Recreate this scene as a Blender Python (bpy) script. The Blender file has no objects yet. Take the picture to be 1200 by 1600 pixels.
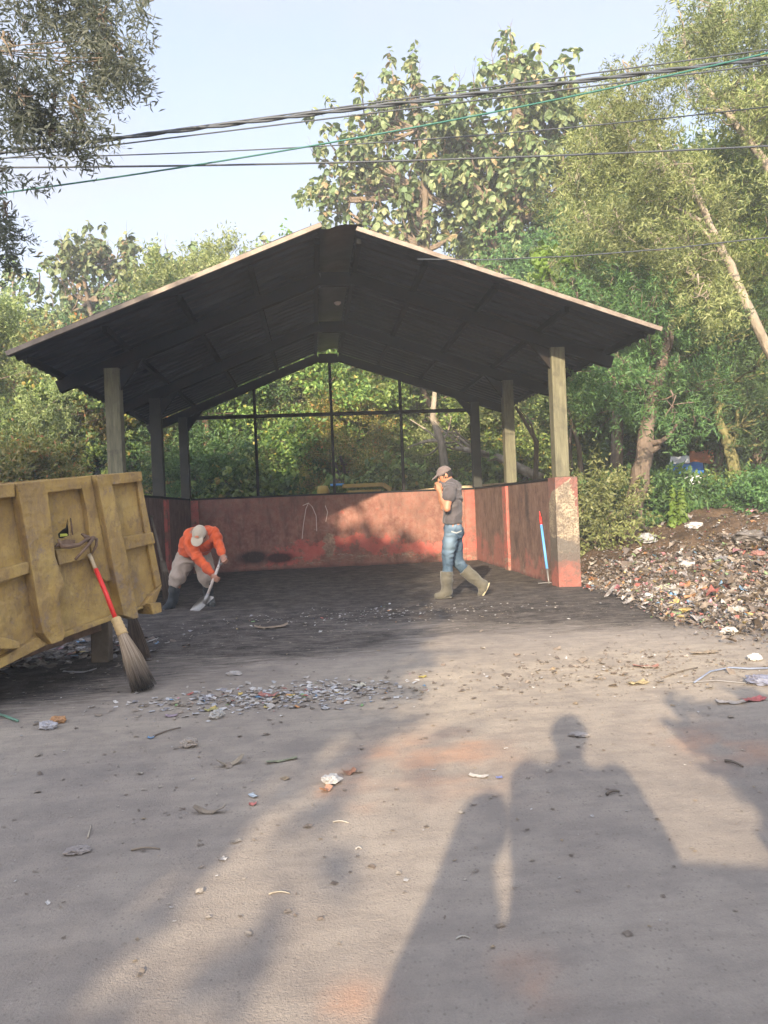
import bpy, math, random
import numpy as np
from mathutils import Vector, Matrix
R = math.radians
rng = np.random.default_rng(7)
random.seed(7)

# ------------------------------------------------------------------ camera, light, exposure
scene = bpy.context.scene
COL = scene.collection
EYE = 1.2
YAW, PITCH, ROLL = R(5.22), R(-0.47), R(2.35)
FPX = 1200.0                                   # focal length in pixels of the 1200x1600 photograph
_F = np.array([math.sin(YAW)*math.cos(PITCH), math.cos(YAW)*math.cos(PITCH), math.sin(PITCH)])
_R0 = np.array([math.cos(YAW), -math.sin(YAW), 0.0])
_U0 = np.cross(_R0, _F)
_R = _R0*math.cos(ROLL) - _U0*math.sin(ROLL)
_U = _U0*math.cos(ROLL) + _R0*math.sin(ROLL)
CAMPOS = np.array([0.0, 0.0, EYE])
cam_data = bpy.data.cameras.new("camera")
cam = bpy.data.objects.new("camera", cam_data)
COL.objects.link(cam)
cam.matrix_world = Matrix(((_R[0], _U[0], -_F[0], 0), (_R[1], _U[1], -_F[1], 0), (_R[2], _U[2], -_F[2], EYE), (0, 0, 0, 1)))
cam_data.sensor_fit = 'VERTICAL'
cam_data.sensor_height = 32.0
cam_data.lens = FPX/1600*32.0
cam_data.clip_start = 0.05
cam_data.clip_end = 2000
scene.camera = cam
scene.render.resolution_x, scene.render.resolution_y = 768, 1024
scene.view_settings.view_transform = 'Standard'
scene.view_settings.look = 'None'
scene.view_settings.gamma = 1
scene.view_settings.use_curve_mapping = False
scene.view_settings.exposure = 2.0

SUN_AZ = R(18.0)                               # light travels towards +Y, turned this much to +X
SUN_EL = R(19.5)
world = bpy.data.worlds.new("World")
scene.world = world
world.use_nodes = True
wt = world.node_tree
for n_ in list(wt.nodes): wt.nodes.remove(n_)
w_out = wt.nodes.new('ShaderNodeOutputWorld')
w_bg = wt.nodes.new('ShaderNodeBackground'); w_bg.inputs['Strength'].default_value = 0.10
w_sky = wt.nodes.new('ShaderNodeTexSky'); w_sky.sky_type = 'NISHITA'; w_sky.sun_disc = False
w_sky.sun_elevation = SUN_EL; w_sky.sun_rotation = math.pi + SUN_AZ
w_sky.air_density = 1.0; w_sky.dust_density = 1.6; w_sky.ozone_density = 1.6
w_tc = wt.nodes.new('ShaderNodeTexCoord')
w_map = wt.nodes.new('ShaderNodeMapping'); w_map.inputs['Scale'].default_value = (1.0, 1.0, 2.3)
w_map.inputs['Rotation'].default_value = (0.1, 0.25, 0.4)
w_no = wt.nodes.new('ShaderNodeTexNoise'); w_no.inputs['Scale'].default_value = 1.9; w_no.inputs['Detail'].default_value = 7; w_no.inputs['Roughness'].default_value = 0.52
w_rp = wt.nodes.new('ShaderNodeValToRGB')
w_rp.color_ramp.elements[0].position = 0.36; w_rp.color_ramp.elements[0].color = (.50, .50, .50, 1)
w_rp.color_ramp.elements[1].position = 0.72; w_rp.color_ramp.elements[1].color = (.97, .97, .97, 1)
w_mx = wt.nodes.new('ShaderNodeMix'); w_mx.data_type = 'RGBA'
w_mx.inputs['B'].default_value = (1.84, 1.92, 2.30, 1)
L = wt.links
L.new(w_tc.outputs['Generated'], w_map.inputs['Vector']); L.new(w_map.outputs[0], w_no.inputs['Vector'])
L.new(w_no.outputs['Fac'], w_rp.inputs['Fac']); L.new(w_rp.outputs['Color'], w_mx.inputs['Factor'])
L.new(w_sky.outputs['Color'], w_mx.inputs['A']); 
# thin cloud is much brighter on the sun's side of the sky
w_dot = wt.nodes.new('ShaderNodeVectorMath'); w_dot.operation = 'DOT_PRODUCT'
w_dot.inputs[1].default_value = (-math.sin(SUN_AZ)*math.cos(SUN_EL), -math.cos(SUN_AZ)*math.cos(SUN_EL), math.sin(SUN_EL))
w_mr = wt.nodes.new('ShaderNodeMapRange'); w_mr.interpolation_type = 'SMOOTHSTEP'
w_mr.inputs['From Min'].default_value = -.25; w_mr.inputs['From Max'].default_value = 1.0; w_mr.inputs['To Min'].default_value = 1.0; w_mr.inputs['To Max'].default_value = 3.6
w_sc = wt.nodes.new('ShaderNodeVectorMath'); w_sc.operation = 'SCALE'
L.new(w_tc.outputs['Generated'], w_dot.inputs[0]); L.new(w_dot.outputs['Value'], w_mr.inputs['Value'])
L.new(w_mx.outputs['Result'], w_sc.inputs[0]); L.new(w_mr.outputs[0], w_sc.inputs['Scale']); L.new(w_sc.outputs[0], w_bg.inputs['Color'])
L.new(w_bg.outputs[0], w_out.inputs['Surface'])

sun_data = bpy.data.lights.new("sun", 'SUN')
sun_data.energy = 3.8; sun_data.angle = R(0.55); sun_data.color = (1.0, 0.84, 0.62)
sun = bpy.data.objects.new("sun", sun_data); COL.objects.link(sun)
SUN_DIR = Vector((math.sin(SUN_AZ)*math.cos(SUN_EL), math.cos(SUN_AZ)*math.cos(SUN_EL), -math.sin(SUN_EL)))
sun.rotation_euler = SUN_DIR.to_track_quat('-Z', 'Y').to_euler()
sun.location = (-20, -40, 30)

# ------------------------------------------------------------------ where a pixel of the photograph stands in the place
def ray(x, y):
    d = _F*FPX + _R*(x-600.0) - _U*(y-800.0)
    return d/FPX
def P(x, y, d):
    return CAMPOS + ray(x, y)*d
def G(x, y, z=0.0):
    r = ray(x, y); return CAMPOS + r*((z-EYE)/r[2])
def PY(x, y, Y):
    r = ray(x, y); return CAMPOS + r*(Y/r[1])
def PX(x, y, X):
    r = ray(x, y); return CAMPOS + r*(X/r[0])
def PPL(x, y, o, n):
    r = ray(x, y); t = np.dot(np.array(o)-CAMPOS, n)/np.dot(r, n); return CAMPOS + r*t

# ------------------------------------------------------------------ linking, tagging
OFF = {}
def tag(o, label, cat, group=None, kind=None):
    if label: o['label'] = label
    if cat: o['category'] = cat
    if group: o['group'] = group
    if kind: o['kind'] = kind
    return o
def thing(name, label, cat, loc=(0, 0, 0), group=None, rz=0.0):
    o = bpy.data.objects.new(name, None); COL.objects.link(o)
    o.location = Vector(loc); o.rotation_euler = (0, 0, rz); o.empty_display_size = 0.2
    OFF[o.name] = np.array(loc, float)
    return tag(o, label, cat, group)
def link(name, me, mat, parent=None):
    o = bpy.data.objects.new(name, me); COL.objects.link(o)
    if mat is not None and not me.materials:
        for m in (mat if isinstance(mat, (list, tuple)) else [mat]): me.materials.append(m)
    if parent is not None:
        o.parent = parent
        OFF[o.name] = OFF.get(parent.name, np.zeros(3))
    else:
        OFF[o.name] = np.zeros(3)
    return o
def np_mesh(name, V, F, smooth=False, attrs=None):
    """F: an (n,k) array or a list of such arrays / index lists"""
    V = np.asarray(V, float).reshape(-1, 3)
    if isinstance(F, np.ndarray): F = [F]
    flat = []; totals = []
    for f in F:
        f = np.asarray(f)
        if f.ndim == 1: f = f[None, :]
        if f.size == 0: continue
        flat.append(f.ravel()); totals.append(np.full(f.shape[0], f.shape[1]))
    flat = np.concatenate(flat).astype(np.int32); totals = np.concatenate(totals).astype(np.int32)
    starts = np.concatenate([[0], np.cumsum(totals)[:-1]]).astype(np.int32)
    me = bpy.data.meshes.new(name)
    me.vertices.add(len(V)); me.vertices.foreach_set('co', V.ravel().astype(np.float32))
    me.loops.add(len(flat)); me.loops.foreach_set('vertex_index', flat)
    me.polygons.add(len(totals)); me.polygons.foreach_set('loop_start', starts)
    try: me.polygons.foreach_set('loop_total', totals)
    except Exception: pass
    me.polygons.foreach_set('use_smooth', np.full(len(totals), bool(smooth)))
    if attrs:
        for k, a in attrs.items():
            at = me.color_attributes.new(k, 'FLOAT_COLOR', 'POINT')
            c = np.ones((len(V), 4), np.float32); c[:, :a.shape[1]] = a
            at.data.foreach_set('color', c.ravel())
    me.update(calc_edges=True); me.validate()
    return me

class MB:
    def __init__(s): s.V = []; s.F = []; s.n = 0
    def add(s, V, F):
        V = np.asarray(V, float).reshape(-1, 3); s.V.append(V)
        for f in F:
            f = np.asarray(f)
            if f.ndim == 1: f = f[None, :]
            s.F.append(f + s.n)
        s.n += len(V); return s
    def hexa(s, c):                       # eight corners: 0-3 bottom loop, 4-7 top loop
        return s.add(c, [[0, 3, 2, 1], [4, 5, 6, 7], [0, 1, 5, 4], [1, 2, 6, 5], [2, 3, 7, 6], [3, 0, 4, 7]])
    def box(s, x0, x1, y0, y1, z0, z1):
        return s.hexa([(x0, y0, z0), (x1, y0, z0), (x1, y1, z0), (x0, y1, z0), (x0, y0, z1), (x1, y0, z1), (x1, y1, z1), (x0, y1, z1)])
    def bar(s, a, b, w, h, up=(0, 0, 1)):
        a = np.array(a, float); b = np.array(b, float); d = b-a; d /= np.linalg.norm(d)
        x = np.cross(d, up); x /= np.linalg.norm(x); u = np.cross(x, d)
        q = [(-w/2, -h/2), (w/2, -h/2), (w/2, h/2), (-w/2, h/2)]
        return s.hexa([a+x*i+u*j for i, j in q]+[b+x*i+u*j for i, j in q])
    def prism(s, poly, vec):
        poly = np.asarray(poly, float); n = len(poly); top = poly+np.asarray(vec, float)
        # orientation
        nrm = sum(np.cross(poly[i]-poly[0], poly[(i+1) % n]-poly[0]) for i in range(n))
        idx = list(range(n))
        if np.dot(nrm, vec) > 0: bottom = idx[::-1]; upper = [n+i for i in idx]; sides = [[i, (i+1) % n, n+(i+1) % n, n+i] for i in idx]
        else: bottom = idx; upper = [n+i for i in idx[::-1]]; sides = [[(i+1) % n, i, n+i, n+(i+1) % n] for i in idx]
        return s.add(np.vstack([poly, top]), [bottom, upper]+sides)
    def tube(s, pts, rad, seg=8, caps=True, wob=0.0):
        pts = np.asarray(pts, float); n = len(pts)
        rad = np.full(n, rad, float) if np.isscalar(rad) else np.asarray(rad, float)
        t = np.gradient(pts, axis=0); t /= np.maximum(np.linalg.norm(t, axis=1, keepdims=True), 1e-9)
        ref = np.array([0, 0, 1.0]) if abs(t[0][2]) < 0.9 else np.array([1.0, 0, 0])
        x = np.cross(t[0], ref); x /= np.linalg.norm(x)
        X = np.zeros((n, 3)); X[0] = x
        for i in range(1, n):
            x = X[i-1]-t[i]*np.dot(X[i-1], t[i]); X[i] = x/max(np.linalg.norm(x), 1e-9)
        Y = np.cross(t, X)
        a = np.linspace(0, 2*np.pi, seg, endpoint=False)
        rr = rad[:, None]*np.ones(seg)
        if wob: rr = rr*(1+wob*(rng.random((n, seg))-.5))
        V = pts[:, None, :]+rr[..., None]*(np.cos(a)[None, :, None]*X[:, None, :]+np.sin(a)[None, :, None]*Y[:, None, :])
        i = np.arange(n-1)[:, None]*seg; j = np.arange(seg)[None, :]; k = (j+1) % seg
        q = np.stack([i+j, i+k, i+seg+k, i+seg+j], -1).reshape(-1, 4)
        F = [q]
        if caps: F += [np.arange(seg)[::-1], np.arange(seg)+(n-1)*seg]
        return s.add(V.reshape(-1, 3), F)
    def lathe(s, prof, c=(0, 0, 0), seg=20, axis=None):
        prof = np.asarray(prof, float)
        c = np.asarray(c, float)
        ax = np.array([0, 0, 1.0]) if axis is None else np.asarray(axis, float)/np.linalg.norm(axis)
        ref = np.array([1.0, 0, 0]) if abs(ax[0]) < .9 else np.array([0, 1.0, 0])
        x = np.cross(ref, ax); x /= np.linalg.norm(x); y = np.cross(ax, x)
        a = np.linspace(0, 2*np.pi, seg, endpoint=False)
        V = c+prof[:, 0][:, None, None]*(np.cos(a)[None, :, None]*x+np.sin(a)[None, :, None]*y)+prof[:, 1][:, None, None]*ax
        n = len(prof); i = np.arange(n-1)[:, None]*seg; j = np.arange(seg)[None, :]; k = (j+1) % seg
        return s.add(V.reshape(-1, 3), [np.stack([i+j, i+k, i+seg+k, i+seg+j], -1).reshape(-1, 4)])
    def build(s, name, mat, parent=None, smooth=False, attr=None, bevel=0.0):
        V = np.vstack(s.V)
        at = {'mask': attr(V)} if attr else None
        if parent is not None: V = V-OFF.get(parent.name, np.zeros(3))
        me = np_mesh(name, V, s.F, smooth, at)
        o = link(name, me, mat, parent)
        if bevel:
            b = o.modifiers.new('edge', 'BEVEL'); b.width = bevel; b.segments = 2; b.limit_method = 'ANGLE'; b.angle_limit = R(40)
        return o

def grid_face(o, u, v, nu, nv):
    o, u, v = (np.asarray(q, float) for q in (o, u, v))
    a = np.linspace(0, 1, nu+1); b = np.linspace(0, 1, nv+1)
    V = o+a[:, None, None]*u+b[None, :, None]*v
    i = np.arange(nu)[:, None]*(nv+1); j = np.arange(nv)[None, :]
    q = np.stack([i+j, i+nv+1+j, i+nv+2+j, i+j+1], -1).reshape(-1, 4)
    return V.reshape(-1, 3), q
def grid_box(mb, x0, x1, y0, y1, z0, z1, st):
    dx, dy, dz = x1-x0, y1-y0, z1-z0
    def n(l): return max(1, int(round(l/st)))
    for o, u, v in (((x0, y0, z0), (dx, 0, 0), (0, 0, dz)), ((x1, y1, z0), (-dx, 0, 0), (0, 0, dz)), ((x1, y0, z0), (0, dy, 0), (0, 0, dz)),
                    ((x0, y1, z0), (0, -dy, 0), (0, 0, dz)), ((x0, y0, z1), (dx, 0, 0), (0, dy, 0)), ((x0, y1, z0), (dx, 0, 0), (0, -dy, 0))):
        V, q = grid_face(o, u, v, n(np.linalg.norm(u)), n(np.linalg.norm(v))); mb.add(V, [q])
    return mb
def vnoise(p, scale, seed=0):
    """smooth value noise in numpy, 0..1"""
    p = np.asarray(p, float)*scale; i = np.floor(p).astype(np.int64); f = p-i; f = f*f*(3-2*f)
    def h(ix):
        x = (ix[..., 0]*374761393+ix[..., 1]*668265263+(ix[..., 2]*2147483647 if ix.shape[-1] > 2 else 0)+seed*974711) & 0xffffffff
        x = ((x ^ (x >> 13))*1274126177) & 0xffffffff
        return ((x ^ (x >> 16)) & 0xffff)/65535.0
    out = 0; D = p.shape[-1]
    for c in range(2**D):
        o = np.array([(c >> k) & 1 for k in range(D)])
        w = np.prod(np.where(o, f, 1-f), axis=-1)
        out = out+w*h(i+o)
    return out
def fbm(p, scale, oct=4, seed=0):
    a = 0; amp = 1; t = 0
    for k in range(oct): a = a+amp*vnoise(p, scale*2**k, seed+k); t += amp; amp *= .5
    return a/t
def sstep(a, b, x):
    t = np.clip((x-a)/(b-a), 0, 1); return t*t*(3-2*t)

# ------------------------------------------------------------------ materials
class NT:
    def __init__(s, name):
        s.m = bpy.data.materials.new(name); s.m.use_nodes = True; s.t = s.m.node_tree
        for n in list(s.t.nodes): s.t.nodes.remove(n)
        s.out = s.t.nodes.new('ShaderNodeOutputMaterial'); s._tc = None
    def new(s, t): return s.t.nodes.new(t)
    def put(s, sock, v):
        if v is None: return
        if hasattr(v, 'is_output'): s.t.links.new(v, sock)
        elif isinstance(v, (tuple, list)) and len(v) == 3 and sock.type == 'RGBA': sock.default_value = (*v, 1)
        else: sock.default_value = v
    def tc(s, k='Object'):
        if s._tc is None: s._tc = s.new('ShaderNodeTexCoord')
        return s._tc.outputs[k]
    def map(s, scale=(1, 1, 1), vec=None, rot=(0, 0, 0)):
        n = s.new('ShaderNodeMapping'); s.put(n.inputs['Vector'], vec or s.tc()); n.inputs['Scale'].default_value = scale; n.inputs['Rotation'].default_value = rot; return n.outputs[0]
    def noise(s, scale, detail=5, rough=.55, vec=None, dist=0):
        n = s.new('ShaderNodeTexNoise'); s.put(n.inputs['Vector'], vec or s.tc()); n.inputs['Scale'].default_value = scale; n.inputs['Detail'].default_value = detail
        n.inputs['Roughness'].default_value = rough; n.inputs['Distortion'].default_value = dist; return n.outputs['Fac']
    def voro(s, scale, vec=None, feat='F1', out='Distance'):
        n = s.new('ShaderNodeTexVoronoi'); n.feature = feat; s.put(n.inputs['Vector'], vec or s.tc()); n.inputs['Scale'].default_value = scale; return n.outputs[out]
    def ramp(s, fac, stops):
        n = s.new('ShaderNodeValToRGB'); e = n.color_ramp.elements
        while len(e) < len(stops): e.new(0.5)
        for i, (p, c) in enumerate(stops):
            e[i].position = p; e[i].color = (c, c, c, 1) if np.isscalar(c) else (*c, 1)
        s.put(n.inputs['Fac'], fac); return n.outputs['Color']
    def mix(s, fac, a, b, mode='MIX'):
        n = s.new('ShaderNodeMix'); n.data_type = 'RGBA'; n.blend_type = mode; s.put(n.inputs['Factor'], fac); s.put(n.inputs['A'], a); s.put(n.inputs['B'], b); return n.outputs['Result']
    def math(s, op, a, b=None, clamp=False):
        n = s.new('ShaderNodeMath'); n.operation = op; n.use_clamp = clamp; s.put(n.inputs[0], a)
        if b is not None: s.put(n.inputs[1], b)
        return n.outputs[0]
    def attr(s, name='mask'):
        n = s.new('ShaderNodeAttribute'); n.attribute_name = name
        sp = s.new('ShaderNodeSeparateColor'); s.t.links.new(n.outputs['Color'], sp.inputs[0]); return sp.outputs
    def island(s): return s.new('ShaderNodeNewGeometry').outputs['Random Per Island']
    def objrand(s): return s.new('ShaderNodeObjectInfo').outputs['Random']
    def bump(s, h, strength=.3, dist=.02, n0=None):
        n = s.new('ShaderNodeBump'); s.put(n.inputs['Height'], h); n.inputs['Strength'].default_value = strength; n.inputs['Distance'].default_value = dist
        if n0 is not None: s.put(n.inputs['Normal'], n0)
        return n.outputs[0]
    def bsdf(s, color, rough=.7, metal=0.0, normal=None, spec=.3, link=True, **kw):
        b = s.new('ShaderNodeBsdfPrincipled'); s.put(b.inputs['Base Color'], color); s.put(b.inputs['Roughness'], rough); s.put(b.inputs['Metallic'], metal)
        b.inputs['Specular IOR Level'].default_value = spec
        if normal is not None: s.put(b.inputs['Normal'], normal)
        for k, v in kw.items(): s.put(b.inputs[k], v)
        if link: s.t.links.new(b.outputs[0], s.out.inputs['Surface'])
        return b.outputs[0]
    def done(s): return s.m
def mix3(a, b, t): return tuple(x*(1-t)+y*t for x, y in zip(a, b))
def simple(name, col, rough=.7, var=.25, scale=12, metal=0, bump=.15, dirt=None, spec=.3):
    n = NT(name); f = n.noise(scale, 6)
    lo = tuple(c*(1-var) for c in col); hi = tuple(min(1, c*(1+var)) for c in col)
    c = n.mix(f, lo, hi)
    if dirt is not None:
        g = n.ramp(n.noise(scale*.3, 5, .65), [(.45, 0), (.7, 1)]); c = n.mix(n.math('MULTIPLY', g, .8), c, dirt)
    n.bsdf(c, rough, metal, n.bump(n.noise(scale*4, 4), bump, .01), spec); return n.done()
def leaf_mat(name, cols, trans=.35, rough=.5, clump=0.8, odd=None, odd_at=.93):
    """cols: leaf colours over the leaves of a crown"""
    n = NT(name)
    c = n.ramp(n.island(), [(i/(len(cols)-1), cc) for i, cc in enumerate(cols)])
    k = n.ramp(n.noise(clump, 3), [(.35, .72), (.65, 1.22)])
    c = n.mix(1.0, c, k, 'MULTIPLY')
    if odd is not None:
        r2 = n.math('FRACT', n.math('MULTIPLY', n.island(), 37.3))
        c = n.mix(n.math('GREATER_THAN', r2, odd_at), c, odd)
    hv = n.new('ShaderNodeHueSaturation'); n.put(hv.inputs['Color'], c)
    n.put(hv.inputs['Value'], n.math('ADD', n.math('MULTIPLY', n.objrand(), .35), .82)); n.put(hv.inputs['Hue'], n.math('ADD', n.math('MULTIPLY', n.objrand(), .03), .485))
    c = hv.outputs[0]
    b = n.bsdf(c, rough, spec=.35, link=False)
    tr = n.new('ShaderNodeBsdfTranslucent'); n.put(tr.inputs['Color'], n.mix(1.0, c, (1.25, 1.35, .7), 'MULTIPLY'))
    mx = n.new('ShaderNodeMixShader'); mx.inputs[0].default_value = trans
    n.t.links.new(b, mx.inputs[1]); n.t.links.new(tr.outputs[0], mx.inputs[2]); n.t.links.new(mx.outputs[0], n.out.inputs['Surface'])
    return n.done()
# ------------------------------------------------------------------ setting: ground, soil mound
def g_soot(X, Y):
    p = np.stack([X*.5, Y*1.6], -1)
    edge = 6.85 + .9*np.exp(-((X-1.6)/1.6)**2) - .5*np.exp(-((X+1.3)/1.3)**2)+ (fbm(p, .9, 5, 3)-.5)*2.6
    m = sstep(-1.7, 1.2, (Y-edge))
    m *= 1-sstep(4.4, 6.4, X+(fbm(p, 1.2, 3, 8)-.5)*.9)*sstep(12.5, 10.5, Y)
    m *= sstep(-5.2, -3.2, X)
    # darker patch under and beside the container
    c = np.exp(-(((X+2.3)/.9)**2+((Y-6.0)/.95)**2)); m = np.maximum(m, np.clip(c*1.7*(.5+fbm(p, 2.2, 4, 5)), 0, 1))
    # swept spill in front of the shed
    s = np.exp(-(((X+.35)/1.3)**2+((Y-7.0)/.75)**2)); m = np.maximum(m, np.clip(1.5*s*sstep(.42, .62, fbm(p, 1.3, 5, 11)), 0, .85))
    return np.clip(m, 0, 1)
BR = [(690, 1183, .30), (600, 1180, .12), (543, 1211, .10), (828, 1525, .075), (555, 1570, .07), (505, 1236, .06), (740, 1160, .12), (1130, 1165, .22), (575, 1247, .09)]
def g_mask(V):
    X, Y = V[:, 0], V[:, 1]
    r = g_soot(X, Y); g = np.zeros_like(X)
    for x, y, s in BR:
        c = G(x, y); g = np.maximum(g, np.exp(-(((X-c[0])/s)**2+((Y-c[1])/(s*1.3))**2)))
    p2 = V[:, :2]
    g = np.clip(g*sstep(.25, .7, fbm(p2, 7, 4, 21))*1.25, 0, 1)
    c = G(950, 1050)
    b = np.exp(-(((X-c[0])/1.5)**2+((Y-c[1])/.8)**2)); b = np.maximum(b, .55*np.exp(-((Y-4.6)/1.1)**2)*sstep(.35, .7, fbm(p2, .9, 4, 33)))
    b = np.maximum(b, .9*np.exp(-(((X-.75)/1.1)**2+((Y-4.9)/1.3)**2)))
    return np.stack([r, g, np.clip(b, 0, 1)], -1)
def g_height(X, Y):
    p = np.stack([X, Y], -1)
    z = (fbm(p, .8, 4, 51)-.5)*.03*sstep(1.5, 4, Y)+(fbm(p, 5, 3, 52)-.5)*.012*sstep(3, 6, Y)
    return z
def axis_pts(a, b, st, far, n=14):
    core = np.arange(a, b+st/2, st); k = np.linspace(0, 1, n+1)[1:]**3
    return np.concatenate([(a-(far)*k)[::-1], core, b+far*k])
gx = axis_pts(-6, 8, .055, 350); gy = axis_pts(.8, 12.5, .055, 400)
XX, YY = np.meshgrid(gx, gy, indexing='ij')
ZZ = g_height(XX, YY)
near = ((XX > -12) & (XX < 14) & (YY < 20) & (YY > -3)); ZZ = np.where(near, ZZ, 0)
nx_, ny_ = XX.shape
ii = np.arange(nx_-1)[:, None]*ny_; jj = np.arange(ny_-1)[None, :]
GQ = np.stack([ii+jj, ii+ny_+jj, ii+ny_+jj+1, ii+jj+1], -1).reshape(-1, 4)
GV = np.stack([XX, YY, ZZ], -1).reshape(-1, 3)

n = NT('yard_surface')
mk = n.attr()
big = n.noise(.55, 6, .6); mid = n.noise(5, 6, .65); fine = n.noise(42, 4, .7); grit = n.noise(130, 3, .7)
base = n.mix(n.ramp(big, [(.40, 0), (.60, 1)]), (.178, .153, .134), (.292, .248, .202))
base = n.mix(n.ramp(mid, [(.3, .0), (.75, .65)]), base, (.32, .27, .215))
sand = n.mix(n.ramp(mid, [(.3, 0), (.7, 1)]), (.32, .265, .20), (.41, .34, .25))
base = n.mix(n.math('MULTIPLY', mk[2], .8), base, sand)
# swept streaks and trodden dirt
stv = n.map((1.1, 5.0, 1), rot=(0, 0, R(-20)))
streak = n.ramp(n.noise(2.6, 4, .6, stv), [(.46, 0), (.66, 1)])
base = n.mix(n.math('MULTIPLY', streak, .36), base, (.185, .152, .125))
# aggregate of the road: dark pits
spk = n.ramp(n.voro(58, n.map((1, .72, 1))), [(.08, 1), (.30, 0)]); gate = n.ramp(n.noise(9, 4), [(.36, 0), (.56, 1)])
base = n.mix(n.math('MULTIPLY', n.math('MULTIPLY', spk, gate), .55), base, (.11, .09, .075))
base = n.mix(n.ramp(grit, [(.35, .18), (.6, 0)]), base, (.14, .115, .095))
base = n.mix(n.ramp(fine, [(.62, 0), (.8, .35)]), base, (.46, .42, .36))
# soot
st2 = n.map((.35, 6, 1), rot=(0, 0, R(5)))
sn = n.noise(2.4, 7, .7, st2)
soot = n.mix(n.ramp(n.noise(3, 6, .7), [(.35, 0), (.7, 1)]), (.026, .023, .021), (.078, .063, .053))
soot = n.mix(n.ramp(sn, [(.60, 0), (.70, .55)]), soot, (.19, .165, .14))
chips = n.ramp(n.voro(26), [(.05, 1), (.09, 0)]); chips = n.math('MULTIPLY', chips, n.ramp(n.noise(1.7, 4), [(.52, 0), (.6, 1)]))
soot = n.mix(n.math('MULTIPLY', chips, .8), soot, (.42, .39, .35))
mm = n.math('ADD', mk[0], n.math('MULTIPLY', n.math('SUBTRACT', n.noise(3.5, 8, .78, stv), .5), 2.5), )
mm = n.math('MULTIPLY', n.ramp(mm, [(.18, 0), (.88, 1)]), n.ramp(mk[0], [(.0, 0), (.4, 1)]))
base = n.mix(mm, base, soot)
base = n.mix(n.math('MULTIPLY', mk[1], .42), base, (.42, .20, .105))
peb = n.voro(75); base = n.mix(n.ramp(n.noise(75, 3, .6), [(.60, 0), (.70, .6)]), base, n.mix(n.noise(20), (.40, .36, .31), (.12, .10, .085)))
base = n.mix(n.ramp(n.noise(5, 8, .72), [(.38, .4), (.54, 0)]), base, (.19, .16, .135))
h = n.math('ADD', n.math('MULTIPLY', fine, .6), n.math('ADD', grit, n.math('MULTIPLY', mid, 1.5)))
n.bsdf(base, .93, 0, n.bump(h, .45, .014), .1)
M_GROUND = n.done()
o = link('ground', np_mesh('ground', GV, GQ, True, {'mask': g_mask(GV)}), M_GROUND); o['kind'] = 'structure'

# soil mound with the dumped refuse, right of the shed
def mound_h(X, Y):
    p = np.stack([X, Y], -1)
    hc = .32+.52*sstep(3.6, 7.6, X)
    yf = 8.6-.9*sstep(3.5, 6.0, X)
    rise = sstep(0, 1, (Y-yf)/(12.2-yf))
    back = 1-.75*sstep(12.6, 17, Y)
    flank = sstep(3.55, 4.3, X)
    z = hc*rise*back*flank
    lump = (fbm(p, 1.1, 5, 61)-.42)*.42*rise*flank + (fbm(p, 6, 3, 62)-.5)*.10*rise*flank + np.abs(fbm(p, 2.6, 3, 64)-.5)*.34*rise*flank*sstep(10.6, 12, Y)
    return z+lump
mx = np.arange(3.5, 16, .07); my = np.arange(6.0, 22, .07)
MX, MY = np.meshgrid(mx, my, indexing='ij')
MZ = mound_h(MX, MY)-.03
MZ = np.where((MX < 3.56) | (MY > 21.9) | (MX > 15.9), -.06, MZ)
a_, b_ = MX.shape
i_ = np.arange(a_-1)[:, None]*b_; j_ = np.arange(b_-1)[None, :]
MQ = np.stack([i_+j_, i_+b_+j_, i_+b_+j_+1, i_+j_+1], -1).reshape(-1, 4)
n = NT('soil')
c = n.ramp(n.noise(2.2, 7, .7), [(.3, (.060, .040, .026)), (.55, (.135, .088, .055)), (.75, (.21, .145, .095))])
c = n.mix(n.ramp(n.noise(22, 4, .7), [(.45, 0), (.7, .6)]), c, (.05, .036, .026))
n.bsdf(c, .95, 0, n.bump(n.math('ADD', n.noise(14, 6, .7), n.noise(55, 3)), .9, .05), .1); M_SOIL = n.done()
o = link('soil_mound', np_mesh('soil_mound', np.stack([MX, MY, MZ], -1).reshape(-1, 3), MQ, True), M_SOIL); o['kind'] = 'structure'
def zat(X, Y):
    X = np.asarray(X, float); Y = np.asarray(Y, float)
    return np.maximum(g_height(X, Y), np.where((X > 3.56) & (Y > 6), mound_h(X, Y)-.03, -9))

# ------------------------------------------------------------------ the shed
XL, XR = -2.53, 3.40            # column lines
YF, YM, YB = 10.3, 13.0, 15.7   # column rows
Y0, Y1 = 8.93, 15.98            # roof front and back edge
EL, ER = -3.27, 4.23            # eaves
RL, RR = .20, .64               # ridge purlins
ZR, ZEL, ZER = 4.43, 3.05, 3.20
def roof_z(x):
    return np.where(x < RL, ZR-(RL-x)*(ZR-ZEL)/(RL-EL), np.where(x > RR, ZR-(x-RR)*(ZR-ZER)/(ER-RR), ZR))
shed = thing('open_shed', 'open shed with a dark corrugated gable roof over three low red plastered walls', 'shed', (.4, YF, 0))
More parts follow.
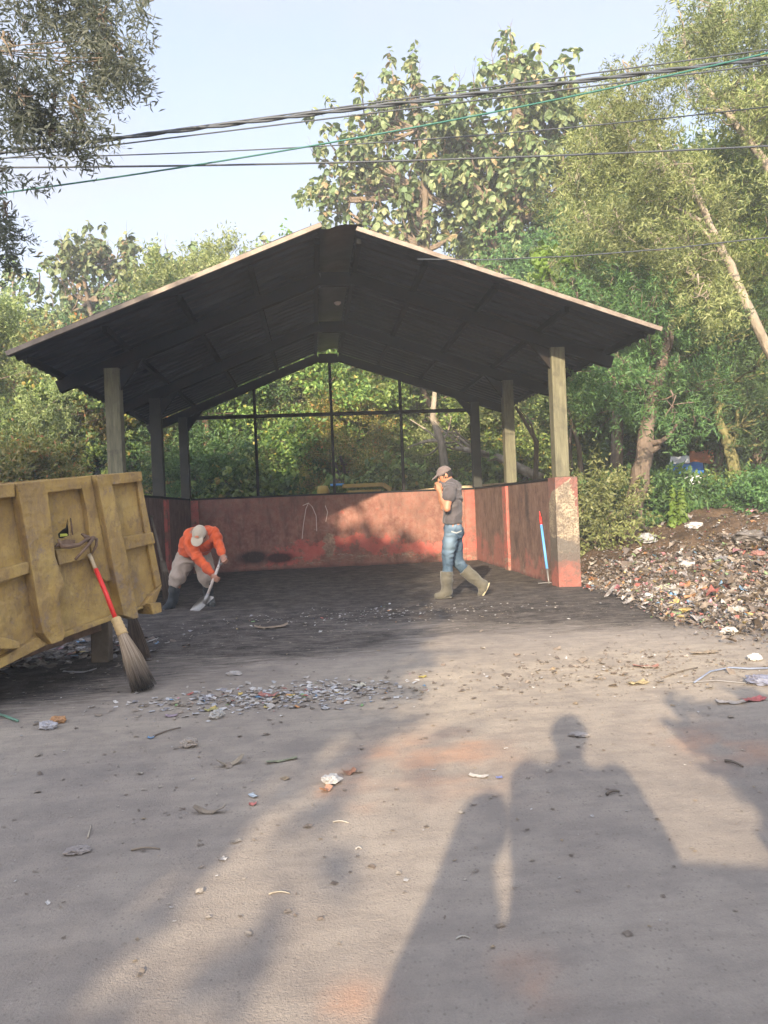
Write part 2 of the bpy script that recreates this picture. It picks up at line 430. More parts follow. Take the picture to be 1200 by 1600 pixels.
# materials of the shed
n = NT('zinc_sheet')
f = n.noise(1.3, 7, .65); g = n.noise(9, 6, .7)
c = n.mix(n.ramp(f, [(.35, 0), (.7, 1)]), (.024, .029, .036), (.056, .061, .068))
c = n.mix(n.ramp(g, [(.55, 0), (.75, .7)]), c, (.060, .042, .032))
c = n.mix(n.ramp(n.noise(1.0, 4, .6, n.map((.3, 6, .3))), [(.5, 0), (.6, .5)]), c, (.025, .025, .027))
n.bsdf(c, .62, .25, n.bump(g, .15, .005), .3); M_ZINC = n.done()
M_STEEL = simple('dark_painted_steel', (.010, .012, .014), .75, .35, 8, 0, .12, (.028, .018, .013), .1)
M_POST = None
n = NT('weathered_post')
v = n.map((9, 9, .9)); f = n.noise(4, 7, .7, v)
c = n.ramp(f, [(.3, (.070, .066, .045)), (.55, (.135, .125, .080)), (.75, (.21, .19, .125))])
c = n.mix(n.ramp(n.noise(5, 5, .7), [(.55, 0), (.7, .7)]), c, (.06, .055, .045))
n.bsdf(c, .85, 0, n.bump(f, .35, .006), .2); M_POST = n.done()
n = NT('pale_edge'); c = n.ramp(n.noise(6, 5, .7), [(.35, (.13, .10, .078)), (.7, (.25, .205, .165))]); n.bsdf(c, .6, .2, n.bump(n.noise(30), .2, .004)); M_EDGE = n.done()
n = NT('ridge_sheet'); c = n.ramp(n.noise(3, 5, .7), [(.35, (.040, .043, .043)), (.7, (.085, .087, .084))]); n.bsdf(c, .45, .3, n.bump(n.noise(5), .2, .02)); M_RIDGE = n.done()
# plaster: mask R soot, grime and darker areas, G bright red, B bare cream or grey
n = NT('red_plaster'); mk = n.attr()
f1 = n.noise(1.7, 8, .7); f2 = n.noise(10, 7, .75); f3 = n.noise(46, 4, .7); drip = n.noise(3.0, 7, .75, n.map((3, 3, .7)))
c = n.ramp(f1, [(.30, (.120, .052, .041)), (.5, (.205, .088, .067)), (.70, (.285, .135, .103))])
c = n.mix(n.ramp(f2, [(.42, 0), (.72, .75)]), c, (.31, .195, .15))
c = n.mix(n.ramp(drip, [(.50, 0), (.66, .5)]), c, (.085, .050, .040))
r_ = n.ramp(n.math('ADD', mk[1], n.math('MULTIPLY', n.math('SUBTRACT', n.noise(4.2, 8, .78), .5), 2.0)), [(.46, 0), (.62, 1)])
c = n.mix(n.math('MULTIPLY', r_, .8), c, n.mix(f2, (.36, .062, .050), (.52, .15, .12)))
er = n.noise(3.0, 7, .75, n.map((1.0, 1.0, 4.5)), .6)
b_k = n.ramp(n.math('ADD', mk[2], n.math('MULTIPLY', n.math('SUBTRACT', er, .5), 2.0)), [(.48, 0), (.58, 1)])
cream = n.mix(n.ramp(n.noise(24, 5, .7), [(.4, 0), (.65, 1)]), (.19, .145, .105), (.36, .285, .21))
c = n.mix(n.math('MULTIPLY', b_k, .8), c, cream)
s_ = n.ramp(n.math('ADD', mk[0], n.math('MULTIPLY', n.math('SUBTRACT', n.noise(5, 8, .78), .5), 1.0)), [(.25, 0), (.85, 1)])
c = n.mix(n.math('MULTIPLY', s_, .92), c, (.034, .027, .025))
c = n.mix(n.ramp(f3, [(.60, 0), (.74, .5)]), c, (.36, .27, .22)); c = n.mix(n.ramp(f3, [(.28, .6), (.40, 0)]), c, (.05, .035, .03))
n.bsdf(c, .9, 0, n.bump(n.math('ADD', n.math('ADD', f2, f3), n.math('MULTIPLY', b_k, -.7)), .6, .014), .12); M_WALL = n.done()
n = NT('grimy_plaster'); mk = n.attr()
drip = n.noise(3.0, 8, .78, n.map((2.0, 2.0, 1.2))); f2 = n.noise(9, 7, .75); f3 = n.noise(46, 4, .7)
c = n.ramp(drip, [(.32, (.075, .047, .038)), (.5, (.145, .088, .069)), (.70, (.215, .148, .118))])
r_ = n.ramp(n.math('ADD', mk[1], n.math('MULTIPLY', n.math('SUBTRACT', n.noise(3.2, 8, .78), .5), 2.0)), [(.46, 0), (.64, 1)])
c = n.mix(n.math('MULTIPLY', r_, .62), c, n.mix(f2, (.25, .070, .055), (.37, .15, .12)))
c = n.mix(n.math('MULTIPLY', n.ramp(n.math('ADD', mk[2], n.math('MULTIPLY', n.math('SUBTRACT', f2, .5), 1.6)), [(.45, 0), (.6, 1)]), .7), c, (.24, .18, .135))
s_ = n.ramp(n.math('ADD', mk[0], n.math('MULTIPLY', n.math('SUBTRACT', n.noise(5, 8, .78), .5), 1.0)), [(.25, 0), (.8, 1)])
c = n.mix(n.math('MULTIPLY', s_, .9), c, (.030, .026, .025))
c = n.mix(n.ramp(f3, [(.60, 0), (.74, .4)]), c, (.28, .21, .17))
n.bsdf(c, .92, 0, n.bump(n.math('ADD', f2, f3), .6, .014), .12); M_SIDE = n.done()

def spots(V, lst, axis):
    m = np.zeros(len(V))
    for x, y, rx, rz, a in lst:
        c = PY(x, y, YB-.1) if axis == 'y' else PX(x, y, XR-.08)
        u = V[:, 0]-c[0] if axis == 'y' else V[:, 1]-c[1]
        m = np.maximum(m, a*np.exp(-((u/rx)**2+((V[:, 2]-c[2])/rz)**2)))
    return m
def back_mask(V):
    X, Z = V[:, 0], V[:, 2]
    nz = fbm(np.stack([X, Z], -1), 1.5, 4, 71)
    r = spots(V, [(396, 871, .28, .13, 1.5), (437, 872, .32, .11, 1.4), (345, 850, .5, .4, .30), (310, 890, .5, .2, .4), (620, 880, 1.2, .05, .3)], 'y')
    r = np.maximum(r, .34*sstep(.9, 1.4, Z+nz*.5)*sstep(2.4, -1.6, X)); r = np.maximum(r, .32*sstep(.5, .62, fbm(np.stack([X*1.0, Z*.7], -1), 1.8, 4, 79)))  # darker towards the top left, and in random patches
    r = np.maximum(r, .6*sstep(.10, .0, Z))
    g = .62*np.exp(-((Z-.36-.10*np.sin(X*1.9))/.24)**2)*sstep(-1.7, -.6, X)+.10*sstep(1.2, .5, Z)
    g = np.maximum(g, spots(V, [(575, 852, .5, .10, .75), (480, 845, .45, .12, .65), (640, 862, .7, .07, .65), (540, 800, .22, .06, .55), (590, 797, .15, .1, .45), (700, 868, .5, .06, .65), (400, 885, .5, .05, .6)], 'y'))
    b = spots(V, [(515, 852, .14, .30, 1.1), (540, 868, .7, .08, .55), (640, 872, .6, .07, .5), (450, 850, .35, .12, .4), (500, 830, .30, .10, .35), (670, 845, .25, .07, .45), (710, 850, .2, .08, .4)], 'y')
    b = np.maximum(b, .44*np.exp(-((Z-.16)/.16)**2)*sstep(-1.2, -.2, X))
    return np.stack([r, g, b], -1)
def side_mask(V):
    Y, Z = V[:, 1], V[:, 2]
    nz = fbm(np.stack([Y, Z], -1), 1.4, 4, 72)
    r = spots(V, [(823, 790, .16, .55, .7), (806, 850, .2, .3, .5), (866, 830, .18, .7, .7), (760, 800, .4, .3, .25)], 'x'); r = np.maximum(r, .5*sstep(.12, .0, Z))
    g = sstep(.95, .1, Z+(nz-.5)*1.1)*.7
    b = .35*sstep(.6, .1, Z)*nz*1.6
    return np.stack([r, g, b], -1)
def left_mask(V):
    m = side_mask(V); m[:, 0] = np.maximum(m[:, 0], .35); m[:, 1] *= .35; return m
HW = 1.46
mb = grid_box(MB(), XL+.078, XR-.078, YB-.085, YB+.06, -.1, HW, .055); back_wall = mb.build('back_wall', M_WALL, shed, attr=back_mask)
mb = grid_box(MB(), XR-.075, XR+.07, YF+.16, YB+.06, -.1, HW, .055); mb.build('side_wall', M_SIDE, shed, attr=side_mask)
mb = grid_box(MB(), XL-.07, XL+.075, YF+.16, YB+.06, -.1, HW, .07); mb.build('side_wall', M_SIDE, shed, attr=left_mask)
# corner pilaster strips of the walls
def pil_mask(V):
    nz = fbm(V[:, 1:]*1.0+V[:, :1], 2.2, 3, 75); r = .25*sstep(.2, 0, V[:, 2])+.2*sstep(1.2, 1.5, V[:, 2]); return np.stack([r, .55+.3*(nz-.5), .5*sstep(.55, .2, V[:, 2])], -1)
for x0, x1, y0, y1 in ((XR-.30, XR-.10, YB-.125, YB-.088), (XL+.10, XL+.24, YB-.125, YB-.088), (XR-.125, XR-.078, YM-.11, YM+.13), (XL+.078, XL+.125, YM-.11, YM+.13)):
    grid_box(MB(), x0, x1, y0, y1, -.1, HW-.012, .06).build('pilaster', M_WALL, shed, attr=pil_mask)
# free-standing front pillars
def pillar_mask(V):
    u = (V[:, 0]-XR); z = V[:, 2]; p = np.stack([V[:, 0]+V[:, 1], z], -1)
    nz = fbm(p, 4, 4, 81)-.5
    b = np.where(u > .10+nz*.2, sstep(1.05, 1.0, z+nz*.3), sstep(1.42, 1.30, z+nz*.35-u*.9))*sstep(.40, .50, z)
    b = np.maximum(b, .0)
    r = .50*sstep(.72, .60, z+nz*.35+u*.5)*sstep(.22, .34, z+nz*.3)
    g = .95*sstep(.30, .16, z+nz*.35-u*.3)+.42*sstep(1.2, 1.4, z)
    return np.stack([r, np.clip(g, 0, 1), np.clip(b, 0, 1)], -1)
n = NT('peeled_plaster'); mk = n.attr()
f2 = n.noise(14, 6, .7)
c = n.mix(f2, (.165, .070, .057), (.25, .118, .096))
pit = n.ramp(n.noise(38, 4, .7), [(.40, 1), (.52, 0)])
cream = n.mix(pit, n.mix(f2, (.27, .22, .155), (.38, .32, .23)), (.16, .115, .075))
jit = n.math('MULTIPLY', n.math('SUBTRACT', n.noise(9, 6, .75), .5), .8)
c = n.mix(n.ramp(n.math('ADD', mk[2], jit), [(.44, 0), (.54, 1)]), c, cream)
c = n.mix(n.math('MULTIPLY', n.ramp(n.math('ADD', mk[0], jit), [(.32, 0), (.44, 1)]), .92), c, n.mix(n.noise(9, 6, .7), (.070, .062, .056), (.16, .145, .125)))
c = n.mix(n.math('MULTIPLY', n.ramp(n.math('ADD', mk[1], jit), [(.60, 0), (.75, 1)]), .85), c, n.mix(f2, (.27, .055, .043), (.40, .16, .12)))
c = n.mix(n.ramp(n.noise(5, 8, .8), [(.44, 0), (.58, .8)]), c, (.115, .092, .076))
n.bsdf(c, .9, 0, n.bump(n.math('ADD', n.math('MULTIPLY', pit, -1), f2), .6, .012), .15); M_PILLAR = n.done()
for x in (XR+.02, XL-.02):
    grid_box(MB(), x-.155, x+.155, YF-.16, YF+.155, -.1, HW+.03, .03).build('pillar', M_PILLAR, shed, attr=pillar_mask)
# steel lip along the wall tops
for a, b in (((XL+.1, YB-.01, HW+.02), (XR-.1, YB-.01, HW+.02)), ((XR, YF+.18, HW+.02), (XR, YB-.1, HW+.02)), ((XL, YF+.18, HW+.02), (XL, YB-.1, HW+.02))):
    MB().bar(a, b, .17, .035).build('wall_lip', M_STEEL, shed)
# columns
cw = .19
M_SHADE_POST = simple('shaded_post', (.030, .030, .026), .8, .35, 7, 0, .2, (.05, .045, .03))  # darker copy of the post finish, shade put into the colour
for (x, y) in ((XR, YF), (XL, YF), (XR, YM), (XL, YM), (XR, YB), (XL, YB)):
    w = cw if y == YF else (cw*.95 if y == YM else cw*.9)
    z0 = HW+.032 if y == YF else HW+.04
    MB().box(x-w/2, x+w/2, y-w/2, y+w/2, z0, float(roof_z(np.array(x)))-.22).build('column', M_SHADE_POST if (y == YB or (y == YM and x < 0)) else M_POST, shed, bevel=.008)
# rafters with their tails, one frame per column row
for y in (YF, YM, YB):
    for sgn, xe, xr in ((1, ER-.05, RR), (-1, EL+.05, RL)):
        za = float(roof_z(np.array(xr)))-.168; zb = float(roof_z(np.array(xe)))-.168
        MB().bar((xr-sgn*.02, y, za), (xe, y, zb), .11, .155).build('rafter', M_STEEL, shed)
    zt = ZR-.168
    MB().box(RL+.0225, RR-.0225, y-.054, y+.054, zt-.10, zt+.07).build('rafter_collar', M_STEEL, shed)
    for sgn, xc in ((1, XR), (-1, XL)):       # haunch plates between column and rafter
        zc = float(roof_z(np.array(xc)))-.245
        xi = xc-sgn*.40; zi = float(roof_z(np.array(xi)))-.243
        MB().prism([(xc-sgn*.09, y-.03, zc-.26), (xc-sgn*.09, y-.03, zc+.0), (xi, y-.03, zi)], (0, .06, 0)).build('haunch_plate', M_STEEL, shed)
# purlins
for x in (RL-.03, RR+.03, -.62, -1.46, -2.32, -3.17, 1.46, 2.32, 3.18, 4.12):
    z = float(roof_z(np.array(x)))-.052
    MB().bar((x, Y0+.22, z), (x, Y1-.12, z), .06, .075).build('purlin', M_STEEL, shed)
# corrugated sheets
def sheet(xa, xb, ya, yb, dz=0.0):
    yy = np.arange(ya, yb+.001, .0275); xx = np.linspace(xa, xb, 9)
    ph = (yy/.235) % 1.0
    wave = .042*(sstep(.08, .26, ph)-sstep(.56, .74, ph))
    Xg, Yg = np.meshgrid(xx, yy, indexing='ij'); Zg = roof_z(Xg)+wave[None, :]-.012+dz
    # slight sag and lift of loose sheets
    Zg = Zg+(fbm(np.stack([Xg, Yg], -1), .8, 3, 91)-.5)*.035
    nn, mm = Xg.shape; I = np.arange(nn-1)[:, None]*mm; J = np.arange(mm-1)[None, :]
    q = np.stack([I+J, I+mm+J, I+mm+J+1, I+J+1], -1).reshape(-1, 4)
    top = np.stack([Xg, Yg, Zg], -1).reshape(-1, 3); bot = top-np.array([0, 0, .004])
    m = MB(); m.add(top, [q]); m.add(bot, [q[:, ::-1]])
    def rim(idx): 
        a = np.asarray(idx); m.F.append(np.stack([a[:-1], a[1:], a[1:]+nn*mm, a[:-1]+nn*mm], -1))
    rim(np.arange(mm)); rim(np.arange(mm)+(nn-1)*mm); rim(np.arange(nn)*mm); rim(np.arange(nn)*mm+mm-1)
    return m
rp = sheet(RL+.02, EL-.03, Y0-.10, Y1, .012).build('roof_panel', M_ZINC, shed)
rq = sheet(RR-.02, ER+.03, Y0, Y1).build('roof_panel', M_ZINC, shed)
MB().bar((RL+.02, Y0-.115, ZR+.005), (EL-.03, Y0-.115, float(roof_z(np.array(EL-.03)))+.005), .03, .05).build('sunlit_edge_strip', M_EDGE, rp)  # pale strip added for the sunlit end of the dark sheet
MB().bar((RR-.01, Y0-.016, ZR-.005), (ER+.03, Y0-.016, float(roof_z(np.array(ER+.03)))-.005), .03, .05).build('sunlit_edge_strip', M_EDGE, rq)
# bent ridge sheet
yy = np.arange(Y0-.02, Y1, .12); xx = np.linspace(RL-.02, RR+.06, 9)
Xg, Yg = np.meshgrid(xx, yy, indexing='ij'); t = (xx-xx[0])/(xx[-1]-xx[0])
Zg = ZR+.045+(-.055*np.exp(-((t-.18)/.22)**2))[:, None]+(vnoise(np.stack([Xg, Yg], -1), 2.3, 5)-.5)*.03
nn, mm = Xg.shape; I = np.arange(nn-1)[:, None]*mm; J = np.arange(mm-1)[None, :]
q = np.stack([I+J, I+mm+J, I+mm+J+1, I+J+1], -1).reshape(-1, 4)
m = MB(); top = np.stack([Xg, Yg, Zg], -1).reshape(-1, 3); m.add(top, [q]); m.add(top-np.array([0, 0, .005]), [q[:, ::-1]])
m.build('ridge_cap', M_RIDGE, shed, smooth=True)
# tie beam, thin posts and hanging wires of the open back gable
za = P(297, 654, 15.7/math.cos(YAW))[2]
zt = 3.18-.07
MB().bar((XL+.09, YB, zt), (XR-.09, YB, zt), .06, .07).build('tie_beam', M_STEEL, shed)
for px, py in ((400, 690), (518, 650), (628, 690)):
    x = PY(px, py, YB)[0]
    MB().box(x-.028, x+.028, YB-.032, YB+.032, HW+.038, float(roof_z(np.array(x)))-.22).build('gable_post', M_STEEL, shed)
for px in (366, 641):
    x = PY(px, 620, YB)[0]; z = float(roof_z(np.array(x)))-.2
    MB().tube([(x, YB-.05, z-.08), (x+.005, YB-.05, z-.35), (x-.004, YB-.05, z-.60)], .006, 5).build('loose_wire', M_STEEL, shed)
# scratched outline on the back wall
n = NT('chalk'); n.bsdf((.62, .52, .46), .9); M_CHALK = n.done()
def scr(pts):
    m = MB()
    q = [PY(x, y, YB-.089) for x, y in pts]
    m.tube(q, .006, 5); return m
m = scr([(472, 842), (474, 820), (478, 795), (482, 786), (488, 792), (494, 806), (495, 830)])
m2 = scr([(473, 790), (482, 786)]); m.add(np.vstack(m2.V), m2.F)
m2 = scr([(508, 790), (512, 800), (509, 815)]); m.add(np.vstack(m2.V), m2.F)
m.build('scratched_outline', M_CHALK, back_wall)

# hanging lamp
lp = P(527, 466, 12.2)
lamp = thing('hanging_lamp', 'small hanging lamp with a flat tin shade under the shed ridge', 'lamp', lp)
n = NT('tin_shade'); n.bsdf(n.mix(n.noise(9, 5), (.55, .40, .31), (.68, .52, .42)), .5, .2); M_TIN = n.done()
n = NT('milky_glass'); b = n.bsdf((.90, .76, .68), .25, 0, None, .5); M_BULB = n.done()
M_BLACK = simple('black_rubber', (.018, .018, .019), .6, .2, 20)
MB().tube([lp+(0, 0, .12), lp+(.004, 0, .30), (lp[0]+.0, lp[1], ZR-.02)], .008, 6).build('cord', M_BLACK, lamp)
MB().lathe([(.001, .13), (.03, .125), (.04, .075), (.07, .05), (.135, -.012), (.138, -.02), (.130, -.016), (.05, .02), (.001, .025)], lp, 28).build('lamp_shade', M_TIN, lamp, smooth=True)
MB().lathe([(.035, .02), (.052, -.02), (.060, -.055), (.054, -.085), (.03, -.108), (.001, -.114)], lp, 20).build('bulb', M_BULB, lamp, smooth=True)
# ------------------------------------------------------------------ the yellow refuse container
CA = P(0, 900, 4.95); CB = P(237, 860, 6.05)
cu = CB-CA; cu[2] = 0; cu /= np.linalg.norm(cu)
cn = np.array([cu[1], -cu[0], 0.0])                    # out of the near side, towards the camera
if np.dot(CAMPOS-CA, cn) < 0: cn = -cn
def C6(x, y, off=0.0):                                   # a point of the near side
    return PPL(x/4.444, 730+y/4.444, CA+cn*off, cn)
def plate(m, pts, off, t):                               # plate standing t proud of depth off
    q = [C6(x, y, 0)+cn*off for x, y in pts]
    m.prism(q, cn*t)
box = thing('refuse_container', 'dented yellow steel refuse container with ribbed side, propped up beside the shed', 'container', G(120, 1040))
n = NT('worn_yellow_paint')
f = n.noise(1.8, 7, .68); g = n.noise(9, 7, .72); drip = n.noise(3.2, 8, .8, n.map((2.6, 2.6, .9)))
c = n.ramp(f, [(.3, (.225, .140, .045)), (.5, (.33, .215, .066)), (.72, (.42, .30, .105))])
c = n.mix(n.ramp(drip, [(.44, 0), (.64, .8)]), c, (.19, .125, .068))
c = n.mix(n.ramp(g, [(.56, 0), (.70, .75)]), c, (.155, .10, .062))
c = n.mix(n.ramp(n.noise(3.0, 8, .85), [(.56, 0), (.64, .8)]), c, (.19, .14, .11))
c = n.mix(n.ramp(n.noise(36, 4, .8), [(.62, 0), (.7, .7)]), c, (.12, .075, .045))
n.bsdf(c, .68, 0, n.bump(n.math('ADD', g, n.math('MULTIPLY', n.noise(2.8, 4), 6)), .45, .03), .3); M_YEL = n.done()
n = NT('rusty_steel'); c = n.ramp(n.noise(11, 6, .7), [(.3, (.070, .045, .032)), (.55, (.16, .10, .065)), (.75, (.27, .18, .11))]); n.bsdf(c, .75, .1, n.bump(n.noise(40), .3, .005)); M_RUST = n.done()
XLft = -620     # the side runs on past the frame
def top(x): return 122-.0969*(x)
def bot(x): return 1183-.353*(x-430)
# near side: a sheet with a torn hole, outlined as a quad ring around the hole
hole = [(430, 462), (462, 432), (484, 420), (497, 352), (510, 430), (512, 474), (470, 492), (436, 492)]
outer = [(XLft, top(XLft)), (XLft, bot(XLft)), (200, bot(200)), (430, bot(430)), (900, bot(900)), (930, 1012), (1085, 935), (1130, 810), (1050, 455), (970, 28), (470, top(470)), (200, top(200))]
# bridge hole and outline with quads/triangles through bmesh fill
import bmesh
def holed_plate(outer, hole, off, t):
    bm = bmesh.new(); loops = []
    for L_ in (outer, hole):
        vs = [bm.verts.new(C6(x, y)+cn*off) for x, y in L_]
        loops += [bm.edges.new((vs[i], vs[(i+1) % len(vs)])) for i in range(len(vs))]
    bmesh.ops.triangle_fill(bm, use_beauty=True, use_dissolve=False, edges=loops, normal=cn)
    r = bmesh.ops.extrude_face_region(bm, geom=bm.faces[:])
    for v in [e for e in r['geom'] if isinstance(e, bmesh.types.BMVert)]: v.co += Vector(cn*t)
    bmesh.ops.recalc_face_normals(bm, faces=bm.faces[:])
    V = np.array([v.co[:] for v in bm.verts]); bm.verts.index_update(); F = [[v.index for v in f.verts] for f in bm.faces]; bm.free(); return V, F
V, F = holed_plate(outer, hole, -.055, .012)
m = MB(); m.add(V, F); side = m.build('side_panel', M_YEL, box)
# far side, floor and ends of the box
W2 = 1.75
def far(p, w=W2): return p-cn*w
cor = [C6(x, y)-cn*.055 for x, y in ((XLft, top(XLft)), (XLft, bot(XLft)), (905, bot(905)), (1090, 930), (1128, 812), (970, 30))]
m = MB(); m.prism([far(p) for p in (cor[0], cor[1], cor[2], cor[4], cor[5])], -cn*.02); m.build('side_panel', M_YEL, box)
m = MB(); a, b = cor[1], cor[2]; m.prism([a, b, far(b), far(a)], (0, 0, .02)); m.build('floor_plate', M_RUST, box)
m = MB()
for p, q in ((cor[2]+cu*.002, cor[4]), (cor[4]+np.array([0, 0, .004]), cor[5])): m.prism([p, q, far(q), far(p)], -cu*.015)
m.build('end_panel', M_YEL, box)
# inside dark load
m = MB(); p = [C6(x, y)-cn*.35 for x, y in ((XLft+80, 340), (XLft+80, bot(XLft)-40), (860, 960), (930, 300))]; m.prism(p, -cn*1.1)
M_LOAD = simple('dark_load', (.03, .026, .022), .95, .5, 6, 0, .6, (.08, .07, .06)); m.build('load', M_LOAD, box)
# ribs, rails
def part_plate(name, pts, off, t, mat=M_YEL, parent=box, bevel=.006):
    m = MB(); plate(m, pts, off, t); return m.build(name, mat, parent, bevel=bevel)
part_plate('rib', [(85, 112), (268, 96), (300, 180), (330, 420), (352, 620), (420, 820), (375, 882), (395, 1040), (425, 1150), (405, 1200), (330, 1228), (265, 1150), (235, 1000), (150, 470)], -.043, .095)
part_plate('rib', [(632, 58), (722, 49), (746, 130), (840, 580), (872, 762), (931, 1043), (892, 1052), (822, 1026), (772, 800), (702, 420)], -.043, .10)
part_plate('rib_flange', [(548, 68), (628, 58), (698, 420), (774, 785), (738, 795), (672, 742), (640, 640), (600, 300)], -.043, .048)
part_plate('rib', [(XLft+60, 180), (XLft+240, 165), (XLft+420, 1300), (XLft+250, 1420)], -.043, .095)
part_plate('top_rail', [(XLft, top(XLft)+2), (82, 112), (86, 206), (XLft, 285)], -.043, .075)
part_plate('top_rail', [(271, 95), (546, 68), (552, 150), (300, 181)], -.043, .070)
part_plate('top_rail', [(724, 49), (968, 30), (975, 98), (744, 126)], -.043, .070)
part_plate('middle_rail', [(XLft+330, 790), (183, 655), (192, 735), (XLft+340, 885)], -.043, .07)
part_plate('middle_rail', [(382, 572), (440, 566), (520, 560), (612, 540), (628, 628), (404, 680)], -.043, .055)
part_plate('middle_rail', [(820, 488), (1050, 452), (1066, 528), (844, 580)], -.043, .065)
part_plate('corner_post', [(971, 29), (985, 60), (1060, 452), (1131, 808), (1095, 842), (1030, 520), (958, 98)], -.043, .03)
part_plate('corner_gusset', [(1131, 812), (1086, 937), (1000, 962), (1040, 905), (1090, 850)], -.043, .040)
part_plate('skid_foot', [(1008, 945), (1084, 938), (1092, 1004), (1032, 1022)], -.12, .175)
part_plate('bottom_rail', [(428, 1150), (800, 1020), (822, 1028), (822, 1046), (430, 1190)], -.043, .05)
part_plate('bottom_rail', [(XLft+420, 1440), (262, 1180), (330, 1230), (XLft+420, 1500)], -.043, .05)
part_plate('bottom_rail', [(922, 1000), (1000, 962), (1010, 980), (925, 1012)], -.043, .03)
part_plate('lug', [(-60, 1180), (0, 1180), (100, 1210), (105, 1250), (60, 1258), (-60, 1262)], -.2, .26)
# skids under the floor
for d in (.35, 1.3):
    m = MB(); a = C6(-300, bot(-300))-cn*d-np.array([0, 0, .07]); b = C6(880, bot(880))-cn*d-np.array([0, 0, .07]); m.bar(a, b, .10, .13); m.build('skid_beam', M_RUST, box)
# torn and bent steel at the hole
m = MB(); m.tube([C6(*p)+cn*.06 for p in ((368, 500), (385, 548), (440, 552), (510, 540), (560, 505), (602, 490), (632, 500), (630, 545), (602, 598))], [.008, .015, .017, .014, .013, .012, .012, .011, .007], 8)
m.build('torn_rail', M_RUST, box, smooth=True)
m = MB(); m.tube([C6(605, 488)+cn*.075, C6(545, 545)+cn*.10, C6(458, 640)+cn*.10], [.012, .011, .009], 8); m.tube([C6(552, 462)+cn*.02, C6(575, 490)+cn*.05, C6(600, 520)+cn*.05], [.008, .02, .02], 6)
m.build('bent_bar', M_RUST, box, smooth=True)
part_plate('torn_flap', [(498, 352), (512, 430), (514, 470), (505, 440)], -.02, .012, M_RUST, bevel=0)
part_plate('torn_flap', [(385, 552), (520, 540), (528, 505), (470, 500), (420, 520)], -.02, .014, M_RUST, bevel=0)
n = NT('lime_film'); n.bsdf((.55, .60, .12), .5); M_LIME = n.done()
m = MB(); m.add([C6(x, y)-cn*o for x, y, o in ((430, 463, .02), (462, 460, .0), (492, 470, .03), (470, 478, .01), (436, 482, .03))], [[0, 1, 2, 3, 4]]); o = m.build('plastic_scrap', M_LIME); tag(o, 'lime green plastic scrap stuck in the torn hole of the yellow container', 'plastic scrap')
# the block it is propped on
pb = G(177, 1030); M_WOODPOST = simple('grey_timber', (.16, .125, .09), .9, .35, 14, 0, .4, (.07, .055, .04))
m = MB(); a = pb+np.array([-.085, -.02, -.05]); 
zb = (C6(770, bot(770))-cn*.25)[2]
m.bar(a, a+np.array([.0, .03, zb+.03]), .15, .13, (0, 1, 0)); o = m.build('prop_block', M_WOODPOST, None, bevel=.01); tag(o, 'short square timber block propping up the yellow container', 'timber block')

# ------------------------------------------------------------------ brooms and sticks
def strands(m, a, b, r0, r1, k, thick=.0028, flare=None, sd=3):
    rg = np.random.default_rng(sd); a = np.array(a, float); b = np.array(b, float); d = (b-a); Lh = np.linalg.norm(d); d /= Lh
    x = np.cross(d, (0, 1, 0.2)); x /= np.linalg.norm(x); y = np.cross(d, x)
    for i in range(k):
        an = rg.uniform(0, 2*np.pi); q = math.sqrt(rg.uniform(0, 1)); l = Lh*rg.uniform(.86, 1.03)
        p0 = a+(x*math.cos(an)+y*math.sin(an))*q*r0; w = rg.normal(0, .12)
        p2 = a+d*l+(x*math.cos(an+w)+y*math.sin(an+w))*q*r1*rg.uniform(.8, 1.15); p1 = (p0*.5+p2*.5)+(x*rg.normal()+y*rg.normal())*.006
        m.tube([p0, p1, p2], [thick, thick, thick*.5], 3, caps=False)
n = NT('broom_fibre'); z = n.ramp(n.island(), [(0, (.20, .145, .095)), (.5, (.33, .25, .17)), (1, (.42, .33, .24))]); mk = n.attr(); z = n.mix(mk[0], z, (.008, .007, .007)); n.bsdf(z, .95); M_FIB = n.done()
n = NT('dark_broom_fibre'); z = n.ramp(n.island(), [(0, (.05, .035, .025)), (1, (.14, .10, .07))]); n.bsdf(z, .9); M_FIB2 = n.done()
M_RED = simple('red_paint', (.62, .035, .028), .4, .15, 20, 0, .1)
M_BIND = simple('rattan_binding', (.52, .36, .17), .7, .25, 60, 0, .6)
M_WOOD = simple('bare_wood', (.42, .32, .20), .8, .3, 20, 0, .3)
d0, d1 = 5.28, 5.18
tip = C6(622, 600)+cn*.075
foot = G(232, 1080)
def along(x, y, t): # depth interpolated
    dd0 = np.dot(tip-CAMPOS, _F); dd1 = np.dot(foot-CAMPOS, _F); return P(x, y, dd0*(1-t)+dd1*t)
br = thing('broom', 'broom with red handle and pale twig bristles leaning on the yellow container', 'broom', foot)
m = MB(); m.tube([along(139.5, 866, 0), along(150, 891, .12)], .014, 10); m.build('handle_tip', M_WOOD, br, True)
m = MB(); m.tube([along(149.5, 889, .11), along(166, 928, .29), along(181, 968, .47)], .0165, 12); m.build('handle', M_RED, br, True)
m = MB()
a, b = along(180.5, 966, .46), along(192, 992, .58)
m.tube(np.linspace(a, b, 10), [.032, .037, .033, .038, .034, .039, .035, .040, .036, .040], 14); m.build('binding', M_BIND, br, True)
m = MB(); strands(m, along(190, 988, .57), along(226, 1079, 1.0)+np.array([0, 0, .012]), .030, .082, 620)
strands(m, along(188, 990, .57), along(203, 1070, .95), .02, .05, 12, .0014, sd=9)
Lb = np.linalg.norm(along(190, 988, .57)-foot)
def fibm(V): 
    t = np.linalg.norm(V-along(190, 988, .57), axis=1)/Lb; return np.stack([sstep(.30, .80, t)*.97, t, t], -1)
m.build('bristles', M_FIB, br, attr=fibm)
ft2 = G(222, 1031); tp2 = P(205, 958, np.dot(ft2-CAMPOS, _F)+.25)
